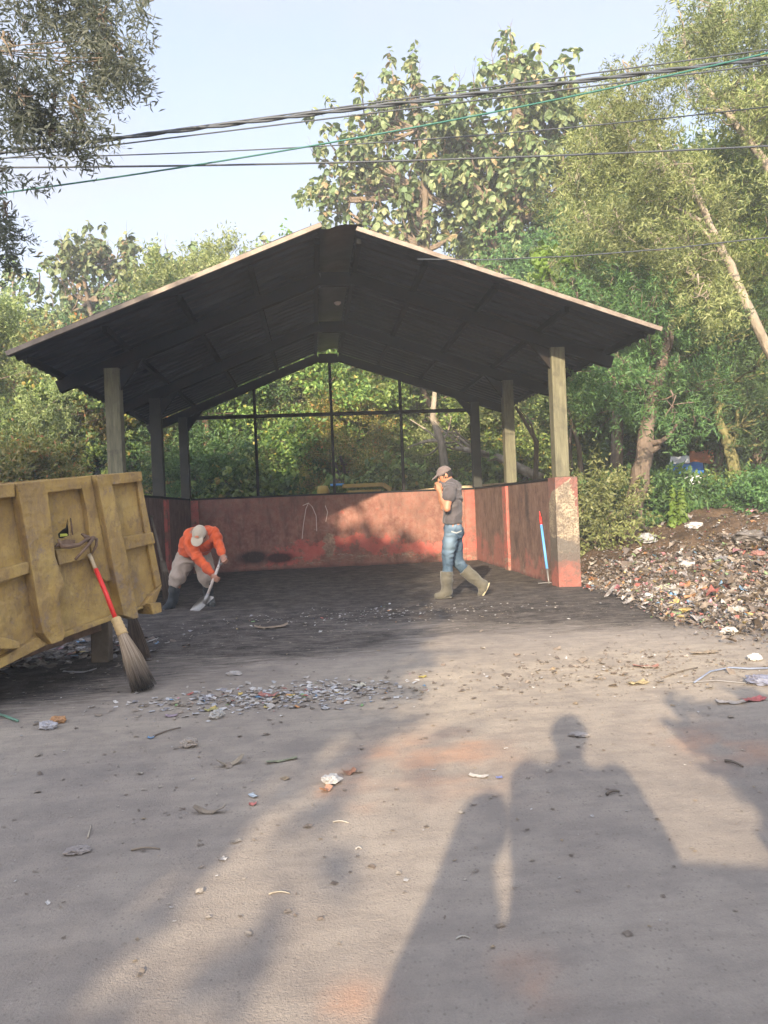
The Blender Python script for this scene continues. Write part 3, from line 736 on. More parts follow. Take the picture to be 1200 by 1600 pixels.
br2 = thing('broom', 'dark worn twig broom standing behind the red handled broom', 'broom', ft2)
m = MB(); strands(m, tp2, ft2+np.array([0, 0, .01]), .03, .075, 420, sd=5); m.build('bristles', M_FIB2, br2)
m = MB(); m.tube([tp2+(tp2-ft2)*.9, tp2-(tp2-ft2)*.05], .016, 8); m.build('handle', M_WOODPOST, br2, True)
ft3 = G(268, 938); tp3 = P(236, 806, np.dot(ft3-CAMPOS, _F)+.75)
br3 = thing('broom', 'long grey broom leaning on the left shed wall behind the bending man', 'broom', ft3)
def al3(t): return tp3*(1-t)+ft3*t
m = MB(); m.tube([al3(0), al3(.66)], [.020, .026], 8); m.tube([al3(0)-np.array([.02, 0, 0]), al3(.01)+np.array([.03, 0, 0])], .018, 6); m.build('handle', M_WOODPOST, br3, True)
m = MB(); m.tube(np.linspace(al3(.56), al3(.72), 5), [.035, .052, .05, .054, .04], 10); m.build('binding', M_WOODPOST, br3, True)
m = MB(); strands(m, al3(.66), al3(1)+np.array([0, 0, .01]), .045, .11, 300, sd=6); m.build('bristles', M_FIB2, br3)
# blue stick on the right wall
M_BLUE = simple('blue_plastic', (.105, .30, .62), .42, .12, 20, 0, .05)
M_GREY = simple('grey_metal', (.20, .19, .18), .5, .3, 20, .5, .1)
sb = np.array([XR-.125, 10.62, 0]); st = PX(843, 799, XR-.10)
stick = thing('broom_stick', 'blue stick with a red tip leaning on the right shed wall', 'stick', sb)
def al4(t): return st*(1-t)+sb*t
m = MB(); m.tube([al4(.0), al4(.08)], [.006, .010], 8); m.tube([al4(.08), al4(.20)], .018, 10); m.build('red_tip', M_RED, stick, True)
m = MB(); m.tube([al4(.19), al4(.80)], .0195, 12); m.build('shaft', M_BLUE, stick, True)
m = MB(); m.tube([al4(.79), al4(.93), al4(1.0)], [.017, .015, .012], 10); m.tube([al4(.985)+np.array([-.16, -.02, 0]), al4(.985), al4(.985)+np.array([.03, -.03, 0])], .007, 6); m.build('metal_end', M_GREY, stick, True)
# ------------------------------------------------------------------ figures: smooth distance fields turned into one continuous mesh
class SDF:
    def __init__(s, lo, hi, h):
        s.h = h; s.lo = np.array(lo, float); s.n = np.ceil((np.array(hi)-s.lo)/h).astype(int)+1
        s.f = np.full(s.n, .25, np.float32)
    def _sub(s, a, b, m):
        i0 = np.clip(np.floor((np.minimum(a, b)-m-s.lo)/s.h).astype(int), 0, s.n); i1 = np.clip(np.ceil((np.maximum(a, b)+m-s.lo)/s.h).astype(int)+1, 0, s.n)
        sl = tuple(slice(i0[k], i1[k]) for k in range(3))
        g = np.stack(np.meshgrid(*[s.lo[k]+s.h*np.arange(i0[k], i1[k]) for k in range(3)], indexing='ij'), -1)
        return sl, g
    def _put(s, sl, d, k):
        d = d.astype(np.float32); o = s.f[sl]
        if k > 0:
            h = np.clip(.5+.5*(o-d)/k, 0, 1); s.f[sl] = o*(1-h)+d*h-k*h*(1-h)
        else: s.f[sl] = np.minimum(o, d)
    def cone(s, a, b, ra, rb, k=.02):
        a = np.array(a, float); b = np.array(b, float)
        sl, g = s._sub(a, b, max(ra, rb)+k*2+.03)
        if g.size == 0: return s
        ab = b-a; t = np.clip(((g-a)@ab)/max(ab@ab, 1e-9), 0, 1); d = np.linalg.norm(g-a-t[..., None]*ab, axis=-1)-(ra+(rb-ra)*t)
        s._put(sl, d, k); return s
    def chain(s, pts, rad, k=.02):
        for i in range(len(pts)-1): s.cone(pts[i], pts[i+1], rad[i], rad[i+1], k)
        return s
    def ell(s, c, r, axes=None, k=.02):
        c = np.array(c, float); r = np.array(r, float); A = np.eye(3) if axes is None else np.array(axes, float)
        sl, g = s._sub(c, c, r.max()+k*2+.03)
        q = (g-c)@A.T; k0 = np.linalg.norm(q/r, axis=-1); k1 = np.linalg.norm(q/(r*r), axis=-1)
        d = np.where(k1 > 1e-6, k0*(k0-1)/np.maximum(k1, 1e-6), -r.min()); s._put(sl, d, k); return s
    def cut(s, o, nrm):          # keep what lies behind the plane
        g = np.stack(np.meshgrid(*[s.lo[k]+s.h*np.arange(s.n[k]) for k in range(3)], indexing='ij'), -1)
        s.f = np.maximum(s.f, ((g-np.array(o))@(np.array(nrm, float)/np.linalg.norm(nrm))).astype(np.float32)); return s
    def mesh(s):
        f = s.f; ins = f < 0
        c = sum(ins[i:f.shape[0]-1+i, j:f.shape[1]-1+j, k:f.shape[2]-1+k].astype(np.int8) for i in (0, 1) for j in (0, 1) for k in (0, 1))
        act = (c > 0) & (c < 8); idx = np.full(act.shape, -1, np.int64); cells = np.argwhere(act); idx[act] = np.arange(len(cells))
        acc = np.zeros((len(cells), 3)); cnt = np.zeros(len(cells))
        for ax in range(3):
            oth = [a for a in range(3) if a != ax]
            for u in (0, 1):
                for v in (0, 1):
                    o0 = np.zeros(3, int); o0[oth[0]] = u; o0[oth[1]] = v; o1 = o0.copy(); o1[ax] = 1
                    f0 = f[tuple((cells+o0).T)]; f1 = f[tuple((cells+o1).T)]; x = (f0 < 0) != (f1 < 0)
                    t = np.where(x, f0/np.where(np.abs(f0-f1) < 1e-9, 1, f0-f1), 0)
                    p = o0[None, :]+t[:, None]*(o1-o0)[None, :]; acc += np.where(x[:, None], p, 0); cnt += x
        V = s.lo+(cells+acc/cnt[:, None])*s.h
        Q = []
        for ax in range(3):
            a, b = [(1, 2), (2, 0), (0, 1)][ax]
            sl0 = [slice(1, -1)]*3; sl0[ax] = slice(0, -1); sl1 = list(sl0); sl1[ax] = slice(1, None)
            i0 = ins[tuple(sl0)]; i1 = ins[tuple(sl1)]
            e = np.argwhere(i0 != i1); off = np.ones(3, int); off[ax] = 0; e = e+off
            flip = ~ins[tuple(e.T)]
            da = np.zeros(3, int); da[a] = 1; db = np.zeros(3, int); db[b] = 1
            q = np.stack([idx[tuple((e-da-db).T)], idx[tuple((e-db).T)], idx[tuple(e.T)], idx[tuple((e-da).T)]], -1)
            q[flip] = q[flip][:, ::-1]; Q.append(q)
        Q = np.vstack(Q); Q = Q[(Q >= 0).all(1)]
        return V, Q
def vnormals(V, Q):
    nr = np.cross(V[Q[:, 2]]-V[Q[:, 0]], V[Q[:, 3]]-V[Q[:, 1]]); N = np.zeros_like(V)
    for k in range(4): np.add.at(N, Q[:, k], nr)
    return N/np.maximum(np.linalg.norm(N, axis=1, keepdims=True), 1e-12)
def sdf_obj(name, s, mat, parent, fold=0.0, fs=(9, 9, 16), seed=1, relax=1, attr=None):
    V, Q = s.mesh()
    for _ in range(relax):
        A = np.zeros_like(V); C = np.zeros(len(V))
        for a, b in ((0, 1), (1, 2), (2, 3), (3, 0)):
            np.add.at(A, Q[:, a], V[Q[:, b]]); np.add.at(A, Q[:, b], V[Q[:, a]]); np.add.at(C, Q[:, a], 1); np.add.at(C, Q[:, b], 1)
        V = V*.5+.5*A/np.maximum(C, 1)[:, None]
    if fold:
        q = V*np.array(fs); w = q+(vnoise(V, 6, seed+9)[:, None]-.5)*3
        V = V+vnormals(V, Q)*((1-np.abs(2*vnoise(w, 1, seed)-1))-.5)[:, None]*fold*2
    at = {'mask': attr(V)} if attr else None
    return link(name, np_mesh(name, V-OFF[parent.name], Q, True, at), mat, parent)
ZU = np.array([0, 0, 1.0]); RX = _R0.copy(); FY = np.array([math.sin(YAW), math.cos(YAW), 0])
def bounds(pts, m=.2):
    p = np.array(pts); return p.min(0)-m, p.max(0)+m
def nrmz(v): v = np.array(v, float); return v/np.linalg.norm(v)
def head(parent, sk, c, f, u, h, hairm, capm, brim=.075, brim_w=.075, cap_tilt=0.0, sc=1.0):
    """face, ears and neck go into the skin field; hair, cap, eyes become children"""
    f = nrmz(f); u = nrmz(u-f*np.dot(u, f)); s_ = np.cross(u, f); A = [f, s_, u]; c = np.array(c)
    sk.ell(c, np.array([.093, .073, .10])*sc, A, .015)
    sk.ell(c+f*.028*sc-u*.062*sc, np.array([.058, .052, .055])*sc, A, .03)
    sk.cone(c+(f*.088+u*.004)*sc, c+(f*.106-u*.030)*sc, .009*sc, .015*sc, .012)
    sk.ell(c+(f*.087-u*.060)*sc, np.array([.012, .024, .012])*sc, A, .010)
    sk.ell(c+(f*.082+u*.022)*sc, np.array([.014, .05, .012])*sc, A, .02)
    for g in (-1, 1): sk.ell(c+(s_*g*.074-u*.012-f*.008)*sc, np.array([.020, .010, .032])*sc, A, .006)
    m = []
    for g in (-1, 1): m.append(MB().lathe([(.001, .012), (.007, .010), (.0115, .004), (.0118, -.004), (.001, -.012)], c+(f*.080+s_*g*.031-u*.004)*sc, 10, f))
    hd = SDF(*bounds([c], .22), h)
    hd.ell(c-f*.010*sc+u*.004*sc, np.array([.094, .0785, .103])*sc, A, 0.0); hd.cut(c+f*.045*sc, f+u*.0)
    hd.cut(c-u*.055*sc, -u)
    cp = SDF(*bounds([c], .26), h)
    cp.ell(c+u*.012*sc-f*.004*sc, np.array([.106, .087, .108])*sc, A, 0.0); cp.cut(c+u*(.018)*sc, -(u*.95+f*cap_tilt))
    bc = c+u*(.040-.12*brim)*sc+f*(.075+brim*.45)*sc
    bf = nrmz(f-u*.28); bu = nrmz(u+f*.28)
    cp.ell(bc, np.array([brim*.95, brim_w, .013])*sc, [bf, s_, bu], .010)
    return m, hd, cp, (f, s_, u)
M_EYE = simple('dark_eye', (.02, .015, .012), .3, .1)
M_HAIR = simple('black_hair', (.014, .011, .010), .7, .3, 40, 0, .5)
def skin_mat(name, col):
    n = NT(name); c = n.mix(n.noise(14, 5), tuple(q*.82 for q in col), tuple(q*1.15 for q in col)); n.bsdf(c, .5, 0, n.bump(n.noise(90), .1, .002), .4, **{'Subsurface Weight': .06, 'Subsurface Radius': (.02, .008, .004)}); return n.done()
def cloth(name, lo, hi, scale=9, rough=.9, dirt=None, weave=260):
    n = NT(name); c = n.mix(n.ramp(n.noise(scale, 6, .65), [(.3, 0), (.7, 1)]), lo, hi)
    if dirt is not None: c = n.mix(n.ramp(n.noise(scale*.6, 6, .7), [(.52, 0), (.72, .8)]), c, dirt)
    n.bsdf(c, rough, 0, n.bump(n.math('ADD', n.noise(weave, 2), n.noise(scale*3, 4)), .35, .004), .1, **{'Sheen Weight': .15}); return n.done()
def hand(sk, wr, pd, nd, grip=None, sc=1.0, curl=1.0):
    """palm along pd from the wrist, palm side faces nd; four bent fingers and a side thumb"""
    pd = nrmz(pd); nd = nrmz(np.array(nd)-pd*np.dot(nd, pd)); sd = np.cross(pd, nd); wr = np.array(wr)
    pc = wr+pd*.048*sc
    sk.cone(wr, wr+pd*.03*sc, .026*sc, .026*sc, .02)
    sk.ell(pc, np.array([.050, .040, .018])*sc, [pd, sd, nd], .014)
    for i, (o, L_) in enumerate(((-.030, .066), (-.010, .078), (.010, .073), (.029, .058))):
        b = wr+pd*.088*sc+sd*o*sc
        d1 = nrmz(pd*math.cos(.55*curl)+nd*math.sin(.55*curl)); d2 = nrmz(pd*math.cos(1.55*curl)+nd*math.sin(1.55*curl)); d3 = nrmz(pd*math.cos(2.4*curl)+nd*math.sin(2.4*curl))
        p1 = b+d1*L_*.45*sc; p2 = p1+d2*L_*.36*sc; p3 = p2+d3*L_*.28*sc
        sk.chain([b-pd*.02*sc, b, p1, p2, p3], [.0105*sc, .0098*sc, .0092*sc, .0085*sc, .0072*sc], .004)
    tb = wr+pd*.030*sc-sd*.034*sc
    t1 = tb+nrmz(pd*.75-sd*.45+nd*.45)*.036*sc; t2 = t1+nrmz(pd*.55+sd*.25+nd*.8)*.030*sc
    sk.chain([tb, t1, t2], [.0135*sc, .0115*sc, .0085*sc], .006)

# ---- the walking man
def W(cx, cy, dy=0.0): return P(660+cx/6.954, 715+cy/6.954, DW+dy)
wb = G(702, 933.5); DW = float(np.dot(wb-CAMPOS, _F))
man = thing('person', 'man in grey shirt, jeans and rubber boots walking, holding his collar over his mouth', 'person', (wb[0], wb[1], 0))
M_SKIN = skin_mat('brown_skin', (.33, .145, .080))
M_TEE = cloth('charcoal_cotton', (.050, .043, .045), (.082, .072, .073), 7, .92, (.115, .103, .10))
n = NT('faded_denim'); mk = n.attr(); q = n.ramp(n.noise(6, 6, .65), [(.3, (.022, .038, .058)), (.55, (.048, .074, .102)), (.75, (.115, .150, .18))])
q = n.mix(n.math('MULTIPLY', mk[0], .6), q, (.19, .25, .30)); q = n.mix(n.math('MULTIPLY', mk[1], .8), q, (.45, .45, .42)); q = n.mix(n.math('MULTIPLY', mk[2], .85), q, (.03, .045, .07))
n.bsdf(q, .9, 0, n.bump(n.math('ADD', n.noise(240, 2), n.noise(26, 4)), .4, .004), .1); M_JEAN = n.done()
M_BOOT = cloth('muddy_rubber', (.058, .053, .040), (.100, .090, .068), 8, .75, (.12, .105, .075))
M_CAPD = cloth('brown_grey_cap', (.10, .076, .070), (.15, .115, .105), 9)
h = .0065
hip_n, kn_n, an_n = W(322, 815, -.085), W(274, 1050, -.10), W(266, 1440, -.10)
hip_f, kn_f, an_f = W(345, 815, .085), W(374, 1120, .09), W(652, 1388, .09)
sh_n, el_n, wr_n = W(300, 338, -.165), W(268, 555, -.225), W(192, 362, -.10)
sh_f, el_f, wr_f = W(285, 338, .165), W(232, 545, .15), W(182, 365, .05)
chest, belly, pelv = W(322, 420), W(326, 600), W(336, 770)
neck0, neck1 = W(312, 300), W(278, 240)
hc = W(244, 188)
T = R(24); hf = -RX*math.cos(T)-ZU*math.sin(T); hu = ZU*math.cos(T)-RX*math.sin(T)
allp = [hc, an_f, an_n, W(120, 1530), W(735, 1330), el_n, el_f, W(240, 80)]
sk = SDF(*bounds(allp, .2), h)
em, hd, cp, ax = head(man, sk, hc, hf, hu, h, None, None, .085, .072, .10, .97)
sk.cone(neck0, neck1+(hc-neck1)*.3, .058, .050, .03)
sk.ell(chest, (.105, .15, .20), [RX, FY, ZU], .05); sk.ell(belly, (.10, .14, .17), [RX, FY, ZU], .06); sk.ell(pelv, (.11, .145, .13), [RX, FY, ZU], .05)
for sh, el, wr in ((sh_n, el_n, wr_n), (sh_f, el_f, wr_f)):
    mid = el*.55+wr*.45
    sk.chain([sh, sh*.5+el*.5, el, mid, wr], [.056, .051, .040, .038, .026], .02)
hand(sk, wr_n, W(176, 290, -.06)-wr_n, FY*.9-RX*.3, curl=.9); hand(sk, wr_f, W(172, 292, .03)-wr_f, -FY*.9-RX*.2, curl=.9)
for hp, kn, an in ((hip_n, kn_n, an_n), (hip_f, kn_f, an_f)):
    sk.chain([hp, hp*.5+kn*.5, kn, kn*.6+an*.4, an], [.085, .075, .055, .052, .036], .03)
sk.chain([an_n, W(250, 1490, -.1), W(200, 1500, -.1)], [.030, .024, .018], .01); sk.chain([an_f, W(672, 1400, .09), W(640, 1450, .09)], [.030, .024, .018], .01)
body = sdf_obj('body', sk, M_SKIN, man)
[e_.build('eye', M_EYE, man, True) for e_ in em]
sdf_obj('hair', hd, M_HAIR, man, .004, (60, 60, 60)); capo = sdf_obj('cap', cp, M_CAPD, man, .002)
te = SDF(*bounds([hc, pelv, el_n, el_f, W(440, 450)], .2), h)
te.ell(W(326, 415), (.122, .165, .20), [RX, FY, ZU], .05); te.ell(W(330, 590), (.108, .150, .20), [RX, FY, ZU], .08); te.ell(W(324, 690), (.112, .150, .11), [RX, FY, ZU], .06)
te.cone(W(330, 335), W(300, 285), .098, .068, .05)
for sh, el, dd in ((sh_n, el_n, -.008), (sh_f, el_f, .0)): te.chain([sh+ZU*.0, sh*.70+el*.30, sh*.60+el*.40], [.078, .070, .070], .03)
te.chain([W(268, 380), W(226, 322), W(196, 282)], [.075, .050, .034], .03)
te.cut(W(326, 716), -ZU+RX*.03)
te.cut(sh_n*.44+el_n*.56, (el_n-sh_n)) if False else None
sdf_obj('shirt', te, M_TEE, man, .012, (6, 6, 15), 4)
je = SDF(*bounds([pelv, W(230, 1260), W(480, 1240), hip_n, hip_f], .16), h)
je.ell(W(336, 775), (.118, .150, .115), [RX, FY, ZU], .04); je.ell(W(385, 815, -.05), (.075, .085, .085), [RX, FY, ZU], .03); je.ell(W(385, 815, .06), (.075, .085, .085), [RX, FY, ZU], .03)
je.chain([hip_n, hip_n*.5+kn_n*.5, kn_n, W(270, 1260, -.10)], [.094, .085, .068, .060], .03); je.chain([hip_f, hip_f*.5+kn_f*.5, kn_f, W(470, 1230, .09)], [.094, .086, .070, .060], .03)
je.cut(W(336, 705), ZU)
def denim_mask(V):
    def px(p): return p
    a = kn_n; r = np.exp(-(np.linalg.norm((V-(hip_n*.55+kn_n*.45+np.array([-.02, -.08, 0])))/np.array([.06, .08, .16]), axis=1)**2))
    r = np.maximum(r, np.exp(-(np.linalg.norm((V-W(355, 748, -.13))/np.array([.09, .08, .035]), axis=1)**2)))
    pk = W(370, 822, -.14); d = V-pk; u = d@RX; z = d@ZU
    near_ = (d@FY) < .06
    g = (np.exp(-((z-.004-.02*np.abs(u)/.06)/.007)**2)*(np.abs(u) < .068))*near_
    k = np.exp(-(np.linalg.norm((V-W(392, 910, -.06))/np.array([.03, .09, .022]), axis=1)**2))
    return np.stack([r, g, k], -1)
sdf_obj('jeans', je, M_JEAN, man, .010, (10, 10, 18), 7, attr=denim_mask)
M_BELT = simple('belt', (.03, .024, .02), .5)
def boot(name, top, ank, heel, toe, r0, r1, rf, parent, mat, ground=True, sole=None, up=None):
    s = SDF(*bounds([top, ank, heel, toe], .14), h)
    d = nrmz(ank-top)
    s.chain([top-d*.05, top*.5+ank*.5, ank], [r0, (r0+r1)*.5, r1], .02)
    s.chain([ank*.4+heel*.6, heel*.5+toe*.5, toe], [rf*1.15, rf*1.05, rf*.85], .03); s.cone(ank, heel*.5+toe*.5, r1*.9, rf, .03)
    s.cut(top, -d)
    if ground: s.cut((0, 0, .004), (0, 0, -1))
    o = sdf_obj(name, s, mat, parent, .005, (8, 8, 14), 3)
    ax = nrmz(toe-heel); sn = np.array([0, 0, -1.0]) if up is None else -nrmz(up); sd = np.cross(ax, sn)
    s = SDF(*bounds([heel, toe], .14), h); c = heel*.5+toe*.5+sn*rf*.86
    if ground: c[2] = .014
    s.ell(c, (np.linalg.norm(toe-heel)*.5+rf*.95, rf*1.05, .017), [ax, sd, sn], 0.0)
    sdf_obj('sole', s, sole or mat, o)
    return o
M_SOLE = simple('pale_boot_sole', (.36, .31, .20), .8, .25, 18, 0, .3)
boot('boot', W(264, 1236, -.10), W(266, 1435, -.10), W(290, 1490, -.10), W(160, 1502, -.11), .086, .064, .042, man, M_BOOT)
b = boot('boot', W(452, 1215, .09), W(645, 1380, .09), W(692, 1372, .09), W(628, 1478, .09), .084, .062, .042, man, M_BOOT, False, M_SOLE, up=-nrmz(RX*.85-ZU*.5))

# ---- the bending man
def O(cx, cy, dy=0.0): return P(220+cx/7.5, 780+cy/7.5, DO+dy)
ob = G(268, 951); DO = float(np.dot(ob-CAMPOS, _F))
oman = thing('person', 'man in orange shirt and beige cap bending over a shovel by the container', 'person', (ob[0]+.2, ob[1], 0))
M_SKIN2 = skin_mat('tanned_skin', (.27, .125, .075))
M_ORANGE = cloth('orange_cotton', (.42, .060, .020), (.66, .115, .034), 10, .85, (.36, .085, .04))
M_BEIGE = cloth('dusty_beige_cotton', (.25, .195, .155), (.34, .275, .22), 8, .9, (.24, .185, .145))
M_DBOOT = cloth('dark_rubber', (.013, .015, .016), (.028, .031, .032), 8, .55, (.07, .068, .06))
M_CAPB = cloth('beige_cap', (.36, .29, .21), (.45, .375, .28), 9)
shl, ell_, wrl = O(572, 520, -.20), O(668, 690, -.30), O(832, 872, -.36)
shr, elr, wrr = O(842, 395, -.12), O(925, 540, -.22), O(958, 652, -.33)
hpl, knl, anl = O(525, 700, .10), O(430, 910, .0), O(385, 1175, .02)
hpr, knr, anr = O(735, 700, .12), O(765, 905, .03), O(805, 1185, .14)
pel, che = O(620, 650, .10), O(705, 455, -.12)
ohc = O(688, 412, -.30)
of = nrmz(-FY*.62-ZU*.78-RX*.12); ou = nrmz(-FY*.78+ZU*.62+RX*.05)
sk = SDF(*bounds([pel, O(250, 1300), O(870, 1260, .1), ohc, wrr, wrl, O(700, 300)], .2), h)
em, hd, cp, ax = head(oman, sk, ohc, of, ou, h, None, None, .085, .078, .10, 1.0)
sk.cone(che+(ohc-che)*.3, ohc-of*.03-ou*.05, .058, .05, .03)
sk.ell(che, (.16, .12, .14), [nrmz(shr-shl), np.cross(nrmz(shr-shl), ZU), ZU], .05); sk.cone(che, pel, .12, .13, .05); sk.ell(pel, (.16, .12, .12), [RX, FY, ZU], .05)
for sh, el, wr in ((shl, ell_, wrl), (shr, elr, wrr)):
    sk.chain([sh, sh*.5+el*.5, el, el*.55+wr*.45, wr], [.058, .052, .042, .038, .026], .02)
for hp, kn, an in ((hpl, knl, anl), (hpr, knr, anr)): sk.chain([hp, hp*.5+kn*.5, kn, kn*.6+an*.4, an], [.09, .08, .058, .054, .036], .03)
# shovel line
s0, s1 = O(912, 785, -.38), O(778, 1132, -.40); sdirn = nrmz(s1-s0)
grip_l = O(862, 910, -.39)
hand(sk, wrl, grip_l-wrl, -ZU*.2+FY*.8+RX*.4, curl=1.0); ga, gb = O(928, 702, -.375), O(1008, 672, -.385)
hand(sk, wrr, (ga+gb)/2-wrr, FY*.9+RX*.1-ZU*.2, curl=1.0)
sk.chain([anl, O(368, 1225, .01), O(335, 1250, -.04)], [.030, .022, .016], .01); sk.chain([anr, O(808, 1222, .13), O(822, 1230, .09)], [.030, .022, .016], .01)
sdf_obj('body', sk, M_SKIN2, oman); [e_.build('eye', M_EYE, oman, True) for e_ in em]; sdf_obj('hair', hd, M_HAIR, oman, .003, (60, 60, 60)); capo = sdf_obj('cap', cp, M_CAPB, oman, .002)
M_LOGO = simple('orange_patch', (.62, .20, .10), .8)
lc = ohc+.97*(ax[0]*.088+ax[2]*.072)
m = MB(); ln = nrmz(ax[0]*.85+ax[2]*.55); lu = nrmz(ax[2]-ln*np.dot(ax[2], ln)); ls = np.cross(lu, ln)
m.prism([lc+ln*.004+ls*a+lu*b_ for a, b_ in ((-.022, -.010), (.022, -.010), (.024, .004), (.0, .016), (-.024, .004))], ln*.006); m.build('cap_patch', M_LOGO, capo)
te = SDF(*bounds([pel, che, ohc, wrr, wrl, shl, shr, O(440, 640, .2)], .2), h)
sx = nrmz(shr-shl)
te.ell(O(706, 462, -.10), (.185, .135, .145), [sx, np.cross(sx, ZU), ZU], .05); te.cone(O(690, 500, -.08), O(628, 600, .08), .145, .155, .06)
te.ell(O(622, 600, .08), (.205, .15, .11), [RX, FY, ZU], .05); te.ell(O(545, 520, -.02), (.10, .10, .10), None, .06); te.ell(O(790, 400, -.05), (.10, .10, .09), None, .05)
te.cut(O(620, 664, .08), -ZU+RX*.10)
for sh, el, wr in ((shl, ell_, wrl), (shr, elr, wrr)): te.chain([sh, sh*.5+el*.5, el, el*.4+wr*.6, wr-nrmz(wr-el)*.01], [.078, .068, .058, .050, .042], .025)
sdf_obj('shirt', te, M_ORANGE, oman, .013, (8, 8, 11), 14)
tr = SDF(*bounds([pel, hpl, hpr, O(390, 1000), O(790, 1000)], .2), h)
tr.ell(O(622, 655, .10), (.185, .14, .13), [RX, FY, ZU], .05)
tr.chain([hpl, hpl*.5+knl*.5, knl, O(405, 985, .0)], [.120, .110, .094, .072], .04); tr.chain([hpr, hpr*.5+knr*.5, knr, O(778, 975, .04)], [.110, .10, .088, .068], .04)
sdf_obj('trousers', tr, M_BEIGE, oman, .014, (8, 8, 12), 17)
boot('boot', O(402, 965, .0), O(380, 1170, .02), O(378, 1235, .03), O(290, 1268, -.09), .075, .058, .042, oman, M_DBOOT)
boot('boot', O(780, 955, .04), O(803, 1180, .14), O(808, 1225, .15), O(842, 1236, .04), .070, .056, .042, oman, M_DBOOT)
# the shovel he holds
shv = thing('shovel', 'steel shovel with a D shaped handle held by the man in orange', 'shovel', (s1[0], s1[1], 0))
n = NT('worn_shovel_steel'); n.bsdf(n.mix(n.noise(10, 6, .7), (.17, .155, .14), (.34, .32, .30)), .5, .5, n.bump(n.noise(20, 5), .3, .006)); M_SHOV = n.done()
m = MB(); m.tube([s0-sdirn*.02, s1+sdirn*.06], [.0165, .019], 10); m.build('shaft', simple('worn_shaft', (.40, .33, .28), .7, .3, 20), shv, True)
m = MB(); m.tube([s0+sdirn*.02, s0-sdirn*.01, ga], [.018, .013, .011], 8); m.tube([s0-sdirn*.005, (s0+gb)/2+np.array([.01, 0, -.01]), gb], [.014, .012, .011], 8); m.tube([ga, gb], .013, 8); m.build('grip', M_SHOV, shv, True)
A_, B_ = O(700, 1152, -.40), O(858, 1150, -.40); C_, D_ = O(690, 1306, -.36), O(575, 1292, -.36)
C_ = G(220+690/7.5, 780+1306/7.5, .012); D_ = G(220+578/7.5, 780+1294/7.5, .012)
uu, vv = np.meshgrid(np.linspace(0, 1, 9), np.linspace(0, 1, 11), indexing='ij')
S = (A_*(1-uu[..., None])+B_*uu[..., None])*(1-vv[..., None])+(D_*(1-uu[..., None])+C_*uu[..., None])*vv[..., None]
bn = nrmz(np.cross(B_-A_, D_-A_)); bn = bn if np.dot(bn, -FY+ZU) > 0 else -bn
S = S-bn*(.035*np.sin(np.pi*uu)*(1-.5*vv))[..., None]+bn*(.028*np.exp(-((uu-.5)/.10)**2)*sstep(.55, .0, vv))[..., None]
tipd = nrmz((C_+D_)/2-(A_+B_)/2); S = S+tipd*(.06*np.sin(np.pi*uu)*vv**2)[..., None]
S[..., 2] = np.maximum(S[..., 2], .006)
I = np.arange(8)[:, None]*11; J = np.arange(10)[None, :]; q = np.stack([I+J, I+11+J, I+12+J, I+J+1], -1).reshape(-1, 4)
m = MB(); m.add(S.reshape(-1, 3)+bn*.003, [q]); m.add(S.reshape(-1, 3)-bn*.003, [q[:, ::-1]]); m.tube([s1-sdirn*.03, s1+sdirn*.10], [.02, .03], 10)
m.build('blade', M_SHOV, shv, True)
# ------------------------------------------------------------------ trees
def rand_rot(rg, D, roll=True):
    """frames whose third axis follows D"""
    D = D/np.maximum(np.linalg.norm(D, axis=1, keepdims=True), 1e-9); n_ = len(D)
    r = rg.normal(size=(n_, 3)); x = r-D*(r*D).sum(1, keepdims=True); x /= np.maximum(np.linalg.norm(x, axis=1, keepdims=True), 1e-9)
    return np.stack([x, np.cross(D, x), D], 1)         # rows
def leaf_quads(base, dirn, side, L_, Wd):
    """kite leaves: base, left, tip, right"""
    L_ = np.asarray(L_)[:, None]; Wd = np.asarray(Wd)[:, None]
    nrm = np.cross(dirn, side)
    return np.stack([base, base+dirn*L_*.45-side*Wd*.5+nrm*Wd*.15, base+dirn*L_, base+dirn*L_*.45+side*Wd*.5+nrm*Wd*.15], 1)
def unit(v): return v/np.maximum(np.linalg.norm(v, axis=-1, keepdims=True), 1e-9)
def spray(kind, rg):
    """one twig with its leaves, growing along +Z from the origin; quads (n,4,3)"""
    if kind == 'narrow':            # long thin leaves along a drooping twig
        k = 30; t = np.linspace(.1, 1, k); p = np.stack([t*0, t*0, t*.55], 1); p[:, 0] += .10*t*t; p += rg.normal(0, .035, p.shape)
        a = rg.uniform(0, 2*np.pi, k); d = unit(np.stack([np.cos(a)*.8, np.sin(a)*.8, np.full(k, .55)], 1)+rg.normal(0, .3, (k, 3))); d[:, 2] -= .1
        d = unit(d); s = unit(np.cross(d, rg.normal(size=(k, 3)))); return leaf_quads(p, d, s, rg.uniform(.10, .17, k), rg.uniform(.022, .036, k))
    if kind == 'fine':              # feathery spray
        k = 44; t = rg.uniform(.05, 1, k); p = np.stack([t*0, t*0, t*.5], 1)+rg.normal(0, .075, (k, 3))*t[:, None]
        d = unit(rg.normal(size=(k, 3))+np.array([0, 0, .6])); s = unit(np.cross(d, rg.normal(size=(k, 3)))); return leaf_quads(p, d, s, rg.uniform(.07, .125, k), rg.uniform(.026, .045, k))
    if kind == 'broad':
        k = 26; t = rg.uniform(.05, 1, k); p = np.stack([t*0, t*0, t*.5], 1)+rg.normal(0, .10, (k, 3))
        d = unit(rg.normal(size=(k, 3))+np.array([0, 0, .3])); s = unit(np.cross(d, rg.normal(size=(k, 3)))); return leaf_quads(p, d, s, rg.uniform(.10, .19, k), rg.uniform(.06, .105, k))
